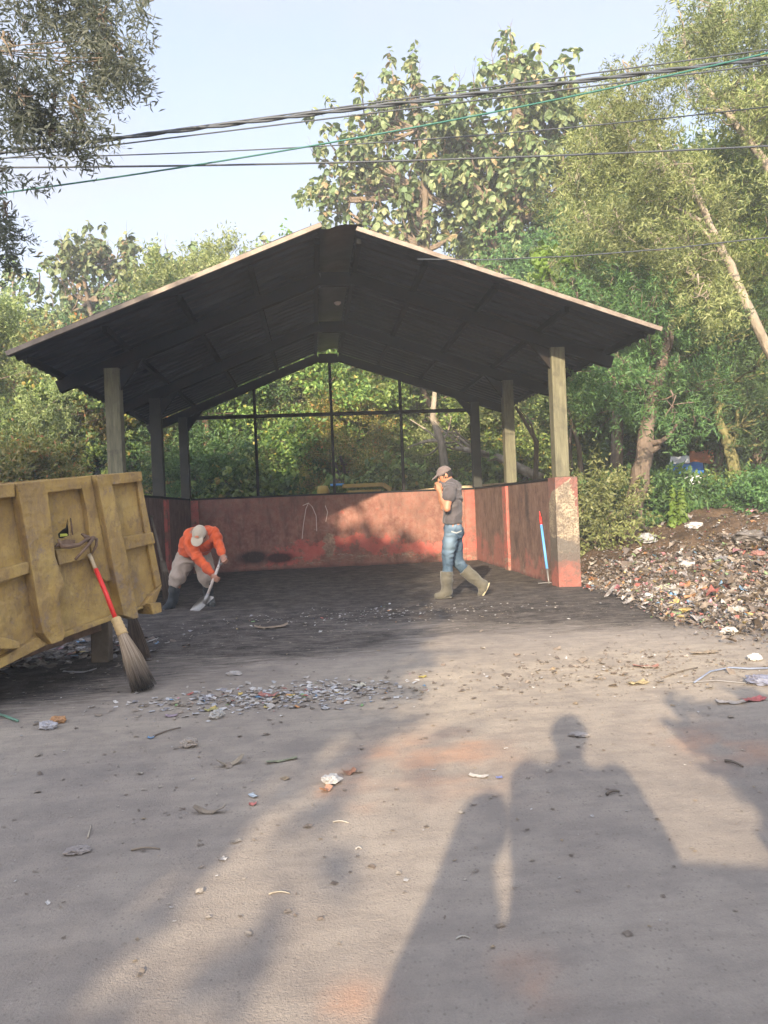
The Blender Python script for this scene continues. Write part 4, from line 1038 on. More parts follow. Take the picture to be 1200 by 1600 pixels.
def frond_set(rg, n_=9, L_=.36, W_=.19):
    """a whorl of big drooping leaves, folded on the midrib; quads"""
    out = []
    for i in range(n_):
        a = 2*np.pi*i/n_+rg.uniform(-.35, .35); z = rg.uniform(-.25, .25); el = rg.uniform(-1.15, .25); l = L_*rg.uniform(.65, 1.15); w = W_*rg.uniform(.8, 1.1)
        h_ = np.array([math.cos(a), math.sin(a), 0]); d1 = h_*math.cos(el)+ZU*math.sin(el); d2 = unit(h_*math.cos(el-.9)+ZU*math.sin(el-.9)); s = unit(np.cross(d1, ZU)); up = np.cross(s, d1)
        b = ZU*z+h_*.02; m_ = b+d1*l*.5; t = m_+d2*l*.5; f = -.10*w*up
        l1, r1 = b+d1*l*.28-s*w*.45+f, b+d1*l*.28+s*w*.45+f; l2, r2 = m_+d2*l*.14-s*w*.5+f*1.3, m_+d2*l*.14+s*w*.5+f*1.3
        out += [np.stack([b, l1, l2, m_]), np.stack([b, m_, r2, r1]), np.stack([m_, l2, t, t]), np.stack([m_, t, t, r2])]
    return np.array(out)
SPR = {}
for k_ in ('narrow', 'fine', 'broad'):
    rg_ = np.random.default_rng(hash(k_) % 1000 if False else {'narrow': 11, 'fine': 12, 'broad': 13}[k_]); SPR[k_] = [spray(k_, rg_) for _ in range(7)]
rg_ = np.random.default_rng(14); SPR['teak'] = [frond_set(rg_, int(rg_.integers(8, 12))) for _ in range(8)]
SPR['leafy'] = [frond_set(rg_, int(rg_.integers(7, 10)), .26, .15) for _ in range(6)]
def scatter(kind, Pt, D, S, rg, flat=False):
    libs = SPR[kind]; which = rg.integers(0, len(libs), len(Pt)); out = []
    B = rand_rot(rg, D)
    for i, lb in enumerate(libs):
        m_ = which == i
        if not m_.any(): continue
        q = np.einsum('lvk,nkj->nlvj', lb, B[m_])*S[m_][:, None, None, None]+Pt[m_][:, None, None, :]; out.append(q.reshape(-1, 4, 3))
    return np.concatenate(out)
def leaf_mesh(name, Q):
    V = Q.reshape(-1, 3); n_ = len(Q)
    return np_mesh(name, V, np.arange(n_*4).reshape(-1, 4), False)
def teak_mesh(name, Q):
    # leaf pieces of a whorl: two quads and two tips per leaf, welded so that a leaf is one island
    V = Q.reshape(-1, 3); K = np.round(V*2e3).astype(np.int64); key = K[:, 0]*73856093 ^ K[:, 1]*19349663 ^ K[:, 2]*83492791
    _, first, inv = np.unique(key, return_index=True, return_inverse=True); F = inv.reshape(-1, 4); Vn = V[first]
    tri = (F[:, 2] == F[:, 3]) | (F[:, 1] == F[:, 2]); Fq = F[~tri]; Ft = F[tri]; Ft = np.where((Ft[:, 2] == Ft[:, 3])[:, None], Ft[:, [0, 1, 2]], Ft[:, [0, 1, 3]])
    return np_mesh(name, Vn, [Fq, Ft])
def bez(a, b, c, n_=7):
    t = np.linspace(0, 1, n_)[:, None]; return a*(1-t)**2+2*b*t*(1-t)+c*t*t
def grow(rg, path, r0, r1, clumps, kind, dens, sscale=1.0, droop=.25, limb_r=.35, twigs=4, seg=8, mb=None, whole=True, limbs=1.0):
    """trunk along path, a limb to every clump (centre, radius), sprays through each clump; returns trunk MB and leaf quads"""
    path = np.asarray(path, float); m = mb or MB(); rad = np.linspace(r0, r1, len(path))
    # resample the trunk
    t = np.linspace(0, len(path)-1, (len(path)-1)*4+1); i = np.minimum(t.astype(int), len(path)-2); f = (t-i)[:, None]
    def cr(p0, p1, p2, p3, u): return .5*((2*p1)+(-p0+p2)*u+(2*p0-5*p1+4*p2-p3)*u*u+(-p0+3*p1-3*p2+p3)*u**3)
    pp = np.vstack([2*path[:1]-path[1:2], path, 2*path[-1:]-path[-2:-1]])
    tp = np.array([cr(pp[a], pp[a+1], pp[a+2], pp[a+3], u) for a, u in zip(i, f[:, 0])])
    tr = np.interp(t, np.arange(len(path)), rad); tr[0] *= 1.35; tr[1] *= 1.1
    tp[1:-1] += rg.normal(0, r0*.10, tp[1:-1].shape)
    if whole: m.tube(tp, tr, max(seg, 10), wob=.22)
    Q = []
    for c, rc in clumps:
        c = np.asarray(c, float)
        dz = np.linalg.norm(tp-c, axis=1)+np.maximum(0, tp[:, 2]-c[2]+rc*.2)*2+(tp[:, 2] < tp[-1, 2]*.25)*1.5
        j = int(np.argmin(dz)); a = tp[j]; ra = max(.012, tr[j]*limb_r)
        midp = a*.45+c*.55; midp[2] = a[2]*.6+c[2]*.4+rg.normal(0, .15); midp[:2] += rg.normal(0, .15, 2)
        if rg.uniform() > limbs: a = c+np.array([-.15, 0, .5])*rc*2; midp = (a+c)/2; ra = .014
        lb = bez(a, midp, c, 7); lb[1:-1] += rg.normal(0, .03, lb[1:-1].shape); m.tube(lb, np.linspace(ra, ra*.35, 7), 6)
        ends = c+unit(rg.normal(size=(twigs, 3))+np.array([0, 0, .3]))*rc*rg.uniform(.6, .95, (twigs, 1))
        for e in ends: m.tube(bez(lb[4], (lb[5]+e)/2+rg.normal(0, .08, 3), e, 5), np.linspace(ra*.4, .006, 5), 5)
        k = max(4, int(dens*rc*rc))
        u = unit(rg.normal(size=(k, 3))); rr = rc*np.power(rg.uniform(0, 1, k), .5)[:, None]*rg.uniform(.8, 1.25, (k, 1))
        # clusters within the clump so that it breaks up
        cl = unit(rg.normal(size=(6, 3)))*rc*.72; near_ = cl[rg.integers(0, 6, k)]+rg.normal(0, rc*.28, (k, 3)); usec = rg.uniform(size=(k, 1)) < .6
        pos = c+np.where(usec, near_, u*rr)*np.array([1, 1, .85]); D = unit(pos-c)*.7+rg.normal(0, .5, (k, 3)); D[:, 2] -= droop
        Q.append(scatter(kind, pos, D, rg.uniform(.75, 1.3, k)*sscale, rg))
    return m, (np.concatenate(Q) if Q else np.zeros((0, 4, 3)))
def bark(name, lo, hi, sc=6):
    n = NT(name); v = n.map((1, 1, .28)); f = n.noise(sc, 7, .75, v); c = n.ramp(f, [(.32, lo), (.55, mix3(lo, hi, .5)), (.72, hi)]); c = n.mix(n.ramp(n.noise(2.2, 5, .7), [(.5, 0), (.7, .6)]), c, mix3(lo, (.10, .11, .05), .4))
    n.bsdf(c, .92, 0, n.bump(n.math('ADD', f, n.voro(sc*2, v)), .9, .03), .1); return n.done()
M_BARK = bark('grey_brown_bark', (.075, .055, .040), (.25, .19, .14))
M_BARKP = bark('pinkish_bark', (.075, .056, .044), (.225, .168, .130))
M_BARKL = bark('pale_bark', (.16, .13, .095), (.36, .30, .23))
M_BARKG = bark('lichen_bark', (.085, .075, .035), (.26, .24, .105))
LM_OLIVE = leaf_mat('olive_leaves', [(.091, .121, .036), (.151, .185, .060), (.220, .250, .094), (.288, .302, .136)], .30, clump=.7)
LM_GREEN = leaf_mat('mid_green_leaves', [(.056, .104, .026), (.104, .167, .040), (.183, .254, .063), (.270, .333, .095)], .32, clump=.8, odd=(.30, .24, .06), odd_at=.965)
LM_DARK = leaf_mat('dark_green_leaves', [(.040, .089, .030), (.074, .138, .044), (.120, .199, .062)], .30, clump=.8)
LM_YEL = leaf_mat('yellowing_leaves', [(.100, .119, .031), (.169, .181, .045), (.250, .231, .062), (.338, .256, .081)], .32, clump=.7, odd=(.32, .15, .05), odd_at=.93)
LM_TEAK = leaf_mat('teak_leaves', [(.075, .115, .045), (.115, .160, .066), (.170, .205, .092), (.245, .255, .125)], .28, .55, clump=.6, odd=(.26, .19, .10), odd_at=.93)
LM_GREYG = leaf_mat('grey_green_leaves', [(.072, .084, .062), (.102, .115, .086), (.144, .156, .120)], .30, clump=.9)
LM_LIME = leaf_mat('fresh_lime_leaves', [(.085, .15, .022), (.13, .21, .035), (.18, .26, .06)], .4, clump=1.5)
def put_tree(name, label, cat, base, mtrunk, Q, bmat, lmat, group=None, teak=False, crown='crown', trunk='trunk'):
    t = thing(name, label, cat, base, group)
    if mtrunk is not None and mtrunk.V: mtrunk.build(trunk, bmat, t, True)
    Q = Q-np.asarray(base, float)
    link(crown, teak_mesh(crown, Q) if teak else leaf_mesh(crown, Q), lmat, t)
    return t
def copy_tree(src, loc, rz, s, label, group, cat=None):
    r = src.copy(); COL.objects.link(r); r.location = Vector(loc); r.rotation_euler = (0, 0, rz); r.scale = (s, s, s*random.uniform(.92, 1.1))
    tag(r, label, cat, group)
    for ch in src.children:
        c = ch.copy(); COL.objects.link(c); c.parent = r
    return r
def pc(lst, dj, rg):     # clumps from picture positions: (x, y, radius in pixels, distance)
    return [(P(x, y, d+rg.normal(0, dj)), r_*d/FPX) for x, y, r_, d in lst]
def cloud(rg, poly, d, n_, rlo, rhi, dj=1.0):
    """clump positions inside a picture outline"""
    poly = np.array(poly, float); lo, hi = poly.min(0), poly.max(0); out = []; tries = 0
    while len(out) < n_ and tries < 6000:
        tries += 1; x, y = rg.uniform(lo, hi); c = False; j = len(poly)-1
        for i in range(len(poly)):
            if (poly[i, 1] > y) != (poly[j, 1] > y) and x < (poly[j, 0]-poly[i, 0])*(y-poly[i, 1])/(poly[j, 1]-poly[i, 1])+poly[i, 0]: c = not c
            j = i
        if c: out.append((x, y, rg.uniform(rlo, rhi), d+rg.normal(0, dj)))
    return [(P(x, y, dd), r_*dd/FPX) for x, y, r_, dd in out]
def gz(p): p = np.array(p); p[2] = float(zat(p[0], p[1])); return p

# --- right of the shed, trees one can tell apart
rg = np.random.default_rng(101)
d = 12.8; b0 = gz(P(985, 836, d)); path = [b0-[0, 0, .1], P(991, 790, d), P(1001, 735, d), P(1010, 680, d+.1), P(1018, 630, d+.2), P(1035, 570, d+.3), P(1050, 500, d+.5), P(1040, 430, d+.6)]
cl = cloud(rg, [(905, 640), (890, 520), (930, 430), (1010, 400), (1100, 440), (1120, 560), (1090, 660), (1000, 640)], 13.0, 42, 26, 52, .8)
m, Q = grow(rg, path, .19, .05, cl, 'narrow', 170, .62, .35, .16, limbs=.35)
sidel = bez(P(1012, 690, d), P(1040, 700, d-.1), P(1062, 655, d-.2), 6); m.tube(sidel, np.linspace(.06, .02, 6), 6); m.tube([P(1030, 697, d), P(1018, 705, d), P(1006, 700, d)], [.05, .06, .07], 6)
put_tree('leaning_tree', 'tree with a split pinkish trunk leaning right, rooted beside the soil mound', 'tree', b0, m, Q, M_BARKP, LM_DARK)
d = 14.2; b0 = gz(P(1146, 806, d)); path = [b0-[0, 0, .1], P(1149, 760, d), P(1145, 720, d), P(1136, 690, d), P(1125, 662, d), P(1118, 610, d), P(1125, 540, d+.2)]
cl = cloud(rg, [(1075, 640), (1060, 540), (1100, 470), (1190, 480), (1260, 560), (1250, 690), (1180, 690), (1110, 650)], 14.2, 34, 26, 50, .8)
m, Q = grow(rg, path, .14, .05, cl, 'narrow', 150, .62, .35)
m.tube(bez(P(1140, 700, d), P(1155, 680, d), P(1152, 640, d), 6), np.linspace(.07, .03, 6), 6)
put_tree('forked_tree', 'tree with a forked yellowish lichen covered trunk at the right edge', 'tree', b0, m, Q, M_BARKG, LM_DARK)
d = 15.2; b0 = gz(P(1180, 790, d)); path = [b0-[0, 0, .1], P(1182, 720, d), P(1178, 650, d), P(1185, 560, d)]
m, Q = grow(rg, path, .13, .05, cloud(rg, [(1150, 640), (1150, 520), (1240, 480), (1290, 600), (1240, 700)], d, 14, 28, 50, .6), 'narrow', 120, .68, .3)
put_tree('dark_tree', 'shaded dark trunked tree behind the lichen covered tree', 'tree', b0, m, Q, M_BARK, LM_DARK)
# the tall leaning pair with pale trunks
d = 12.4; p_ = [P(1330, 820, d), P(1262, 660, d), P(1200, 545, d), P(1152, 440, d), P(1112, 355, d+.1), P(1078, 288, d+.2), P(1040, 240, d+.3), P(1003, 190, d+.5)]; b0 = gz(p_[0]); p_[0] = b0-[0, 0, .1]
cl = cloud(rg, [(1180, 500), (905, 350), (885, 250), (915, 170), (960, 120), (1010, 150), (1060, 230), (1120, 320), (1140, 430), (1060, 470), (960, 450)], 12.9, 50, 24, 48, .8)
m, Q = grow(rg, p_, .105, .025, cl, 'narrow', 250, .60, .25, .18, limbs=.25)
for a, b, c in (((1064, 284), (1030, 292), (1003, 287)), ((1118, 385), (1080, 330), (1055, 325)), ((1095, 345), (1070, 330), (1050, 322))): m.tube(bez(P(*a, d), P(*b, d), P(*c, d), 6), np.linspace(.035, .012, 6), 5)
put_tree('pale_leaning_tree', 'tall pale trunked tree leaning left over the shed roof, the lower of two', 'tree', b0, m, Q, M_BARKL, LM_OLIVE)
d = 13.2; p_ = [P(1440, 800, d), P(1330, 480, d), P(1240, 325, d), P(1200, 258, d), P(1160, 208, d), P(1118, 155, d+.2), P(1084, 112, d+.3), P(1066, 55, d+.5)]; b0 = gz(p_[0]); p_[0] = b0-[0, 0, .1]
cl = cloud(rg, [(1060, 130), (1075, 60), (1110, 10), (1160, -40), (1290, -60), (1300, 200), (1240, 300), (1150, 250), (1100, 200)], 13.6, 40, 28, 52, .9)
m, Q = grow(rg, p_, .11, .025, cl, 'narrow', 210, .64, .25, .18, limbs=.25)
for a, b, c in (((1130, 175), (1100, 168), (1095, 172)), ((1150, 200), (1175, 215), (1210, 240))): m.tube(bez(P(*a, d), P(*b, d), P(*c, d), 6), np.linspace(.04, .012, 6), 5)
put_tree('pale_leaning_tree', 'tallest pale trunked tree leaning left at the top right corner', 'tree', b0, m, Q, M_BARKL, LM_OLIVE)
d = 15.5; b0 = gz(P(1235, 800, d)); cl = cloud(rg, [(1080, 480), (1090, 360), (1150, 280), (1230, 260), (1290, 360), (1270, 500), (1170, 530)], d, 30, 30, 55, .9)
m, Q = grow(rg, [b0-[0, 0, .1], P(1230, 650, d), P(1215, 500, d), P(1190, 380, d)], .16, .05, cl, 'narrow', 120, .70, .3)
put_tree('willowy_tree', 'mid green willowy tree filling the gap behind the two leaning trunks', 'tree', b0, m, Q, M_BARK, LM_GREEN)
d = 17.0; b0 = gz(P(960, 800, d)); cl = cloud(rg, [(880, 560), (885, 420), (930, 330), (1010, 330), (1060, 420), (1060, 560), (1000, 620), (930, 620)], d, 34, 30, 55, .9)
m, Q = grow(rg, [b0-[0, 0, .1], P(965, 680, d), P(970, 540, d), P(960, 430, d)], .16, .05, cl, 'fine', 110, .85, .2)
put_tree('willowy_tree', 'dense olive tree right behind the right corner of the shed roof', 'tree', b0, m, Q, M_BARK, LM_OLIVE)

# --- teak trees behind the right half of the roof
def teak(rg, base, path, r0, shoots, d, label, group=None, lm=None, sc=1.0):
    m = MB(); path = np.array(path); rad = np.linspace(r0, .04, len(path)); tp = path.copy(); m.tube(tp, rad, 10, wob=.15); Pt = []; 
    for (x0, y0, x1, y1) in shoots:
        dd = d+rg.normal(0, .8); a, c = P(x0, y0, d), P(x1, y1, dd); j = int(np.argmin(np.linalg.norm(tp-a, axis=1)+np.maximum(0, tp[:, 2]-a[2])))
        q = bez(tp[j], a*.6+tp[j]*.4+np.array([0, 0, -.2]), a, 6); m.tube(q, np.linspace(rad[j]*.5, .035, 6), 6)
        m.tube(bez(a, (a+c)/2+rg.normal(0, .1, 3), c, 5), np.linspace(.035, .012, 5), 5)
        Lh = np.linalg.norm(c-a); k = max(2, int(Lh/.30)); t = np.linspace(.05, 1, k)[:, None]
        pos = a*(1-t)+c*t+rg.normal(0, .16, (k, 3)); Pt.append(pos)
        tt = t[t[:, 0] < .8]                       # side twigs low on the shoot
        if len(tt):
            s_ = rg.normal(size=(len(tt), 3))*np.array([.6, .6, .15]); Pt.append(a*(1-tt)+c*tt+s_)
        fl = np.array([0, 0, 1.0]); 
        for _ in range(5):                           # dry flower spikes above the shoot
            if rg.uniform() < .35: e = c+np.array([rg.normal(0, .12), rg.normal(0, .12), rg.uniform(.2, .5)]); m.tube([c, (c+e)/2+rg.normal(0, .03, 3), e], [.006, .005, .003], 3)
    Pt = np.vstack(Pt); D = np.tile(ZU, (len(Pt), 1))+rg.normal(0, .28, (len(Pt), 3)); Q = scatter('teak', Pt, D, rg.uniform(.7, 1.15, len(Pt))*sc, rg)
    return put_tree('teak_tree', label, 'tree', base, m, Q, M_BARK, lm or LM_TEAK, group, True)
rg = np.random.default_rng(202)
def shoots_in(rg, poly, n_, hlo, hhi):
    poly = np.array(poly, float); lo, hi = poly.min(0), poly.max(0); out = []
    while len(out) < n_:
        x, y = rg.uniform(lo, hi); c = False; j = len(poly)-1
        for i in range(len(poly)):
            if (poly[i, 1] > y) != (poly[j, 1] > y) and x < (poly[j, 0]-poly[i, 0])*(y-poly[i, 1])/(poly[j, 1]-poly[i, 1])+poly[i, 0]: c = not c
            j = i
        if c: out.append((x+rg.normal(0, 8), y+rg.uniform(hlo, hhi)*.6, x, y))
    return out
d = 22.0; b0 = P(812, 830, d); b0[2] = 0
sh = [(805, 150, 797, 50), (790, 120, 790, 60), (745, 190, 740, 120), (765, 140, 770, 95), (820, 130, 822, 95), (845, 160, 835, 110), (880, 180, 880, 95), (895, 200, 890, 125), (865, 220, 868, 140), (715, 210, 718, 128), (730, 240, 725, 165)]
sh += shoots_in(rg, [(735, 150), (775, 85), (830, 95), (890, 135), (905, 230), (890, 330), (860, 410), (770, 410), (725, 330), (700, 230)], 78, 40, 80)
teak(rg, b0, [b0, P(813, 600, d), P(812, 430, d), P(808, 330, d), P(806, 250, d), P(803, 170, d), P(799, 80, d)], .22, sh, d, 'tallest teak tree with big drooping leaves, rising behind the shed roof')
d = 23.0; b0 = P(667, 830, d); b0[2] = 0
sh = [(645, 160, 640, 85), (620, 190, 612, 105), (640, 150, 655, 110), (575, 200, 566, 130), (530, 240, 505, 205), (525, 260, 490, 240), (520, 310, 485, 302), (545, 340, 510, 330), (560, 230, 545, 190), (690, 190, 688, 140), (600, 220, 590, 160)]
sh += shoots_in(rg, [(560, 180), (610, 130), (660, 110), (710, 150), (725, 250), (720, 360), (650, 390), (560, 350), (540, 300), (500, 260)], 70, 40, 80)
teak(rg, b0, [b0, P(667, 600, d), P(666, 390, d), P(664, 300, d), P(655, 200, d), P(643, 110, d)], .20, sh, d, 'teak tree with a bare lower trunk, left of the tallest teak behind the roof')
d = 24.5; b0 = P(787, 830, d); b0[2] = 0
sh = shoots_in(rg, [(700, 300), (740, 240), (800, 250), (880, 280), (900, 400), (860, 470), (720, 440)], 34, 40, 80)
teak(rg, b0, [b0, P(787, 600, d), P(786, 420, d), P(780, 330, d), P(775, 260, d)], .16, sh, d, 'thinner shaded teak tree between the two big teak trees')
# left, over the roof
d = 27.0
for label, bx, poly, k, tops in (
    ('teak tree at the left with three shoots standing above its neighbours', 150, [(85, 400), (120, 375), (200, 368), (225, 420), (215, 520), (150, 560), (80, 520)], 40, [(125, 410, 121, 374), (195, 400, 198, 366), (165, 420, 160, 388), (100, 420, 96, 380)]),
    ('teak tree just left of the roof slope with pale green top', 285, [(215, 440), (255, 385), (330, 392), (345, 420), (300, 470), (230, 540)], 34, [(262, 410, 258, 385), (300, 420, 298, 388), (330, 420, 326, 392), (240, 430, 238, 398)]),
    ('yellowish teak tree at the far left edge above the container', 25, [(-60, 440), (0, 420), (60, 425), (90, 470), (80, 570), (-40, 590)], 36, [(20, 440, 15, 412), (60, 450, 58, 418)]),
    ('small teak tree whose top just clears the left roof slope', 398, [(370, 400), (430, 400), (430, 480), (370, 480)], 10, [(412, 400, 412, 376), (383, 410, 382, 386)])):
    b0 = P(bx, 830, d); b0[2] = 0
    top = tops[0]
    teak(rg, b0, [b0, P(bx, 650, d), P(bx, 520, d), P((bx+top[0])/2, 470, d), P(top[0], top[1], d)], .17, tops+shoots_in(rg, poly, k, 30, 70), d, label)

# --- the dense wood behind the shed: a few crowns, then copies
rg = np.random.default_rng(303)
protos = {}
def proto(key, kind, H, R_, n_, dens, ss, bm, lm, trunk_r=.14, first=.28, teakq=False):
    path = [np.array([rg.normal(0, .12)*i, rg.normal(0, .12)*i, H*t]) for i, t in enumerate((0, .2, .42, .65, .85))]; path[0] = np.array([0, 0, -.15])
    cl = []
    for _ in range(n_):
        z = rg.uniform(first, 1.0); rad_ = R_*math.sqrt(max(.05, 1-((z-.55)/.52)**2)); a = rg.uniform(0, 2*np.pi); q = rad_*math.sqrt(rg.uniform(.08, 1))
        cl.append((np.array([q*math.cos(a), q*math.sin(a), z*H]), rg.uniform(.55, 1.0)*R_*.30))
    m, Q = grow(rg, path, trunk_r, .04, cl, kind, dens, ss, .2)
    protos[key] = (m, Q, bm, lm, teakq)
proto('olive', 'fine', 8.0, 2.6, 44, 165, .92, M_BARK, LM_OLIVE)
proto('green', 'broad', 7.6, 2.5, 42, 165, .74, M_BARK, LM_GREEN)
proto('yellow', 'broad', 7.0, 2.4, 40, 160, .74, M_BARKP, LM_YEL)
proto('dark', 'fine', 7.5, 2.6, 40, 150, .98, M_BARK, LM_DARK)
proto('leafy', 'leafy', 7.0, 2.5, 36, 66, .72, M_BARKP, LM_GREEN, teakq=True)
first = {}
def plant(key, px, dd, s, label, group, name=None):
    x, y, _ = P(px, 800, dd); z = float(zat(x, y)) if (x > 3.6 and y < 21.8) else 0.0
    nm = name or {'olive': 'olive_tree', 'green': 'bushy_tree', 'yellow': 'yellowing_tree', 'dark': 'dark_tree', 'leafy': 'broadleaf_tree'}[key]
    if key not in first:
        m, Q, bm, lm, tk = protos[key]; t = put_tree(nm, label, 'tree', (0, 0, 0), m, Q, bm, lm, group, tk); t.location = (x, y, z); t.scale = (s, s, s); first[key] = t
    else: t = copy_tree(first[key], (x, y, z), rg.uniform(0, 6.28), s, label, group); 
    return t
GB = 'dense trees behind the open shed'
for key, px, dd, s, lb in (
    ('olive', 345, 20.5, 1.0, 'grey olive tree seen through the left bay of the open gable'),
    ('green', 470, 21.5, 1.05, 'bright bushy tree seen left of the middle gable post'),
    ('green', 585, 22.5, 1.1, 'bright bushy tree seen right of the middle gable post'),
    ('olive', 690, 20.5, .95, 'olive tree seen through the right bay of the gable'),
    ('leafy', 420, 23.5, .9, 'broad leaved tree behind the back wall seen low in the left bays'),
    ('yellow', 540, 19.8, .55, 'small yellowing tree rooted close behind the back wall'),
    ('dark', 300, 19.5, .85, 'dark tree beside the left back column of the shed'),
    ('dark', 760, 23.0, .95, 'dark tree seen between the two right hand columns'),
    ('green', 850, 20.0, .9, 'green tree seen right of the right shed columns'),
    ('yellow', 215, 19.0, .78, 'yellowing tree between the left shed columns and the container'),
    ('yellow', 60, 21.0, .85, 'rusty yellow tree above the left end of the container'),
    ('leafy', 130, 18.0, .68, 'broad leaved tree standing directly above the container'),
    ('olive', -30, 17.0, .75, 'olive tree at the left edge behind the container'),
    ('olive', 20, 25.0, 1.0, 'taller olive tree at the far left under the teak tops'),
    ('dark', 180, 25.0, .95, 'dark tree under the left teak trees'),
    ('green', 300, 27.0, 1.1, 'green tree hidden mostly by the left roof slope'),
    ('dark', 905, 22.0, 1.15, 'dark tree in the shade behind the split trunk'),
    ('green', 1010, 21.0, 1.05, 'green tree behind the blue tarpaulin stall'),
    ('dark', 1120, 19.5, 1.1, 'dark tree right of the blue tarpaulin stall'),
    ('green', 1215, 20.0, 1.2, 'green tree at the far right edge'),
    ('olive', 1080, 25.0, 1.5, 'tall olive tree far behind the stall'),
    ('olive', 925, 26.0, 1.55, 'tall olive tree right of the tallest teak'),
    ('green', 740, 27.0, 1.1, 'bushy tree under the teak trees behind the roof'),
    ('olive', 620, 27.5, 1.15, 'olive tree behind the middle of the roof'),
    ('dark', 480, 28.0, 1.0, 'dark tree far behind the middle gable post'),
    ('green', 1290, 17.0, 1.2, 'green tree just outside the right edge')):
    plant(key, px, dd, s, lb, GB)
# overhanging branches at the top left
rg = np.random.default_rng(404)
d = 7.6; b0 = np.array([-6.4, 7.6, 0])
cl = cloud(rg, [(-60, -60), (170, -60), (190, 30), (200, 100), (165, 130), (150, 190), (90, 230), (60, 180), (-60, 130)], d, 34, 14, 36, .5)+pc([(128, 215, 14, d), (80, 215, 18, d), (140, 150, 22, d), (185, 85, 22, d), (195, 110, 14, d), (215, -12, 8, d), (228, 2, 5, d), (5, 275, 20, d), (12, 330, 16, d), (8, 375, 22, d), (-20, 320, 30, d)], .2, rg)
m, Q = grow(rg, [b0-[0, 0, .1], b0+[.1, 0, 2], b0+[.3, 0, 4], b0+[.8, -.1, 5.6], b0+[1.6, -.2, 6.6]], .20, .06, cl, 'narrow', 560, .62, .9, .12, limbs=.15)
put_tree('overhanging_tree', 'grey green drooping branches hanging in at the top left corner', 'tree', b0, m, Q, M_BARK, LM_GREYG)

# --- bare and fallen branches seen through the right side of the shed
m = MB(); a = [PY(846, 748, 16.6), PY(815, 733, 16.9), PY(780, 716, 17.3), PY(745, 706, 17.6), PY(712, 700, 18)]
m.tube(a, [.11, .105, .09, .07, .05], 9, wob=.2)
rg = np.random.default_rng(505)
for i in range(9):
    s_ = a[2]*(1-i/9)+a[4]*(i/9); e = s_+np.array([rg.uniform(-1.3, -.2), rg.normal(0, .4), rg.uniform(-.1, 1.2)]); m.tube(bez(s_, (s_+e)/2+rg.normal(0, .15, 3), e, 6), np.linspace(.035, .008, 6), 5)
o = m.build('fallen_branch', M_BARKL, None, True); tag(o, 'pale dead branch lying over the top of the right shed wall', 'branch')
m = MB(); s_ = PY(690, 690, 18.2); base_ = s_.copy(); base_[2] = 0
m.tube([base_, base_*.5+s_*.5+[.1, 0, 0], s_, PY(676, 655, 18.2), PY(680, 600, 18.2)], [.12, .11, .10, .08, .05], 9, wob=.2)
for (x, y) in ((640, 655), (655, 690), (662, 712), (636, 700), (705, 650), (720, 665)): e = PY(x, y, 18.3+rg.normal(0, .3)); m.tube(bez(s_, (s_+e)/2+rg.normal(0, .15, 3), e, 6), np.linspace(.04, .01, 6), 5)
o = m.build('dead_tree', M_BARKL, None, True); tag(o, 'bare dead tree with pale twisted limbs behind the back wall', 'dead tree')
for k, (pts, lb) in enumerate((([(912, 742), (905, 700), (893, 660), (888, 640)], 'thin bare grey stem leaning beside the right front column'), ([(896, 740), (890, 700), (893, 668)], 'second thin grey stem close to the right front column'), ([(830, 740), (838, 690), (815, 650), (805, 635)], 'crooked thin stem seen between the right columns'))):
    q = [P(x, y, 14.5+k*.6) for x, y in pts]; q[0][2] = zat(q[0][0], q[0][1])-.1
    m = MB(); m.tube(q, np.linspace(.06, .025, len(q)), 7, wob=.2); m.tube([q[1], q[1]+[-.1, 0, .4], q[1]+[-.3, .1, .7]], [.025, .02, .008], 5); o = m.build('bare_sapling', M_BARK, None, True); tag(o, lb, 'sapling', 'bare stems by the shed')
for (x, y, dd, hh) in ((333, 790, 19.5, 2.6), (418, 770, 21.5, 2.4)):
    pass
m = MB(); b_ = P(333, 830, 19.2); b_[2] = 0; m.tube([b_, b_+[-.02, 0, 1.2], b_+[-.05, 0, 2.4], b_+[-.08, 0, 3.6]], [.12, .11, .10, .07], 9, wob=.25); o = m.build('bare_tree', bark('orange_bark', (.22, .12, .07), (.42, .26, .16)), None, True); tag(o, 'orange brown bare trunk seen right of the left back column', 'tree trunk')
m = MB(); b_ = P(548, 830, 19.4); b_[2] = 0; e = P(520, 718, 19.4); m.tube([b_, (b_+e)/2, e, P(505, 690, 19.4)], [.13, .11, .09, .05], 9, wob=.2); o = m.build('leaning_bare_tree', M_BARKP, None, True); tag(o, 'leaning bare trunk behind the middle of the back wall', 'tree trunk')

# --- shrubs and weeds
rg = np.random.default_rng(606)
def shrub(px, py, dd, w, h_, kind, lm, lb, dens=90, ss=.8, group='shrubs at the edge of the wood', name='shrub'):
    b = P(px, py, dd); b[2] = float(zat(b[0], b[1])); m = MB(); cl = []
    for i in range(9): cl.append((b+np.array([rg.normal(0, w*.38), rg.normal(0, w*.3), rg.uniform(.15, 1)*h_]), rg.uniform(.25, .42)*w))
    for c, r_ in cl: m.tube(bez(b+rg.normal(0, .05, 3)*[1, 1, 0], (b+c)/2+rg.normal(0, .05, 3), c, 5), np.linspace(.018, .006, 5), 5)
    Q = []
    for c, r_ in cl:
        k = int(dens*r_*r_*2.2)+6; pos = c+rg.normal(0, r_*.5, (k, 3)); pos[:, 2] = np.maximum(pos[:, 2], b[2]+.03); D = unit(pos-c)+rg.normal(0, .4, (k, 3))+[0, 0, .4]; Q.append(scatter(kind, pos, D, rg.uniform(.7, 1.2, k)*ss, rg))
    return put_tree(name, lb, 'shrub', b, m, np.concatenate(Q), M_BARK, lm, group, kind in ('teak', 'leafy'), 'leaves', 'stems')
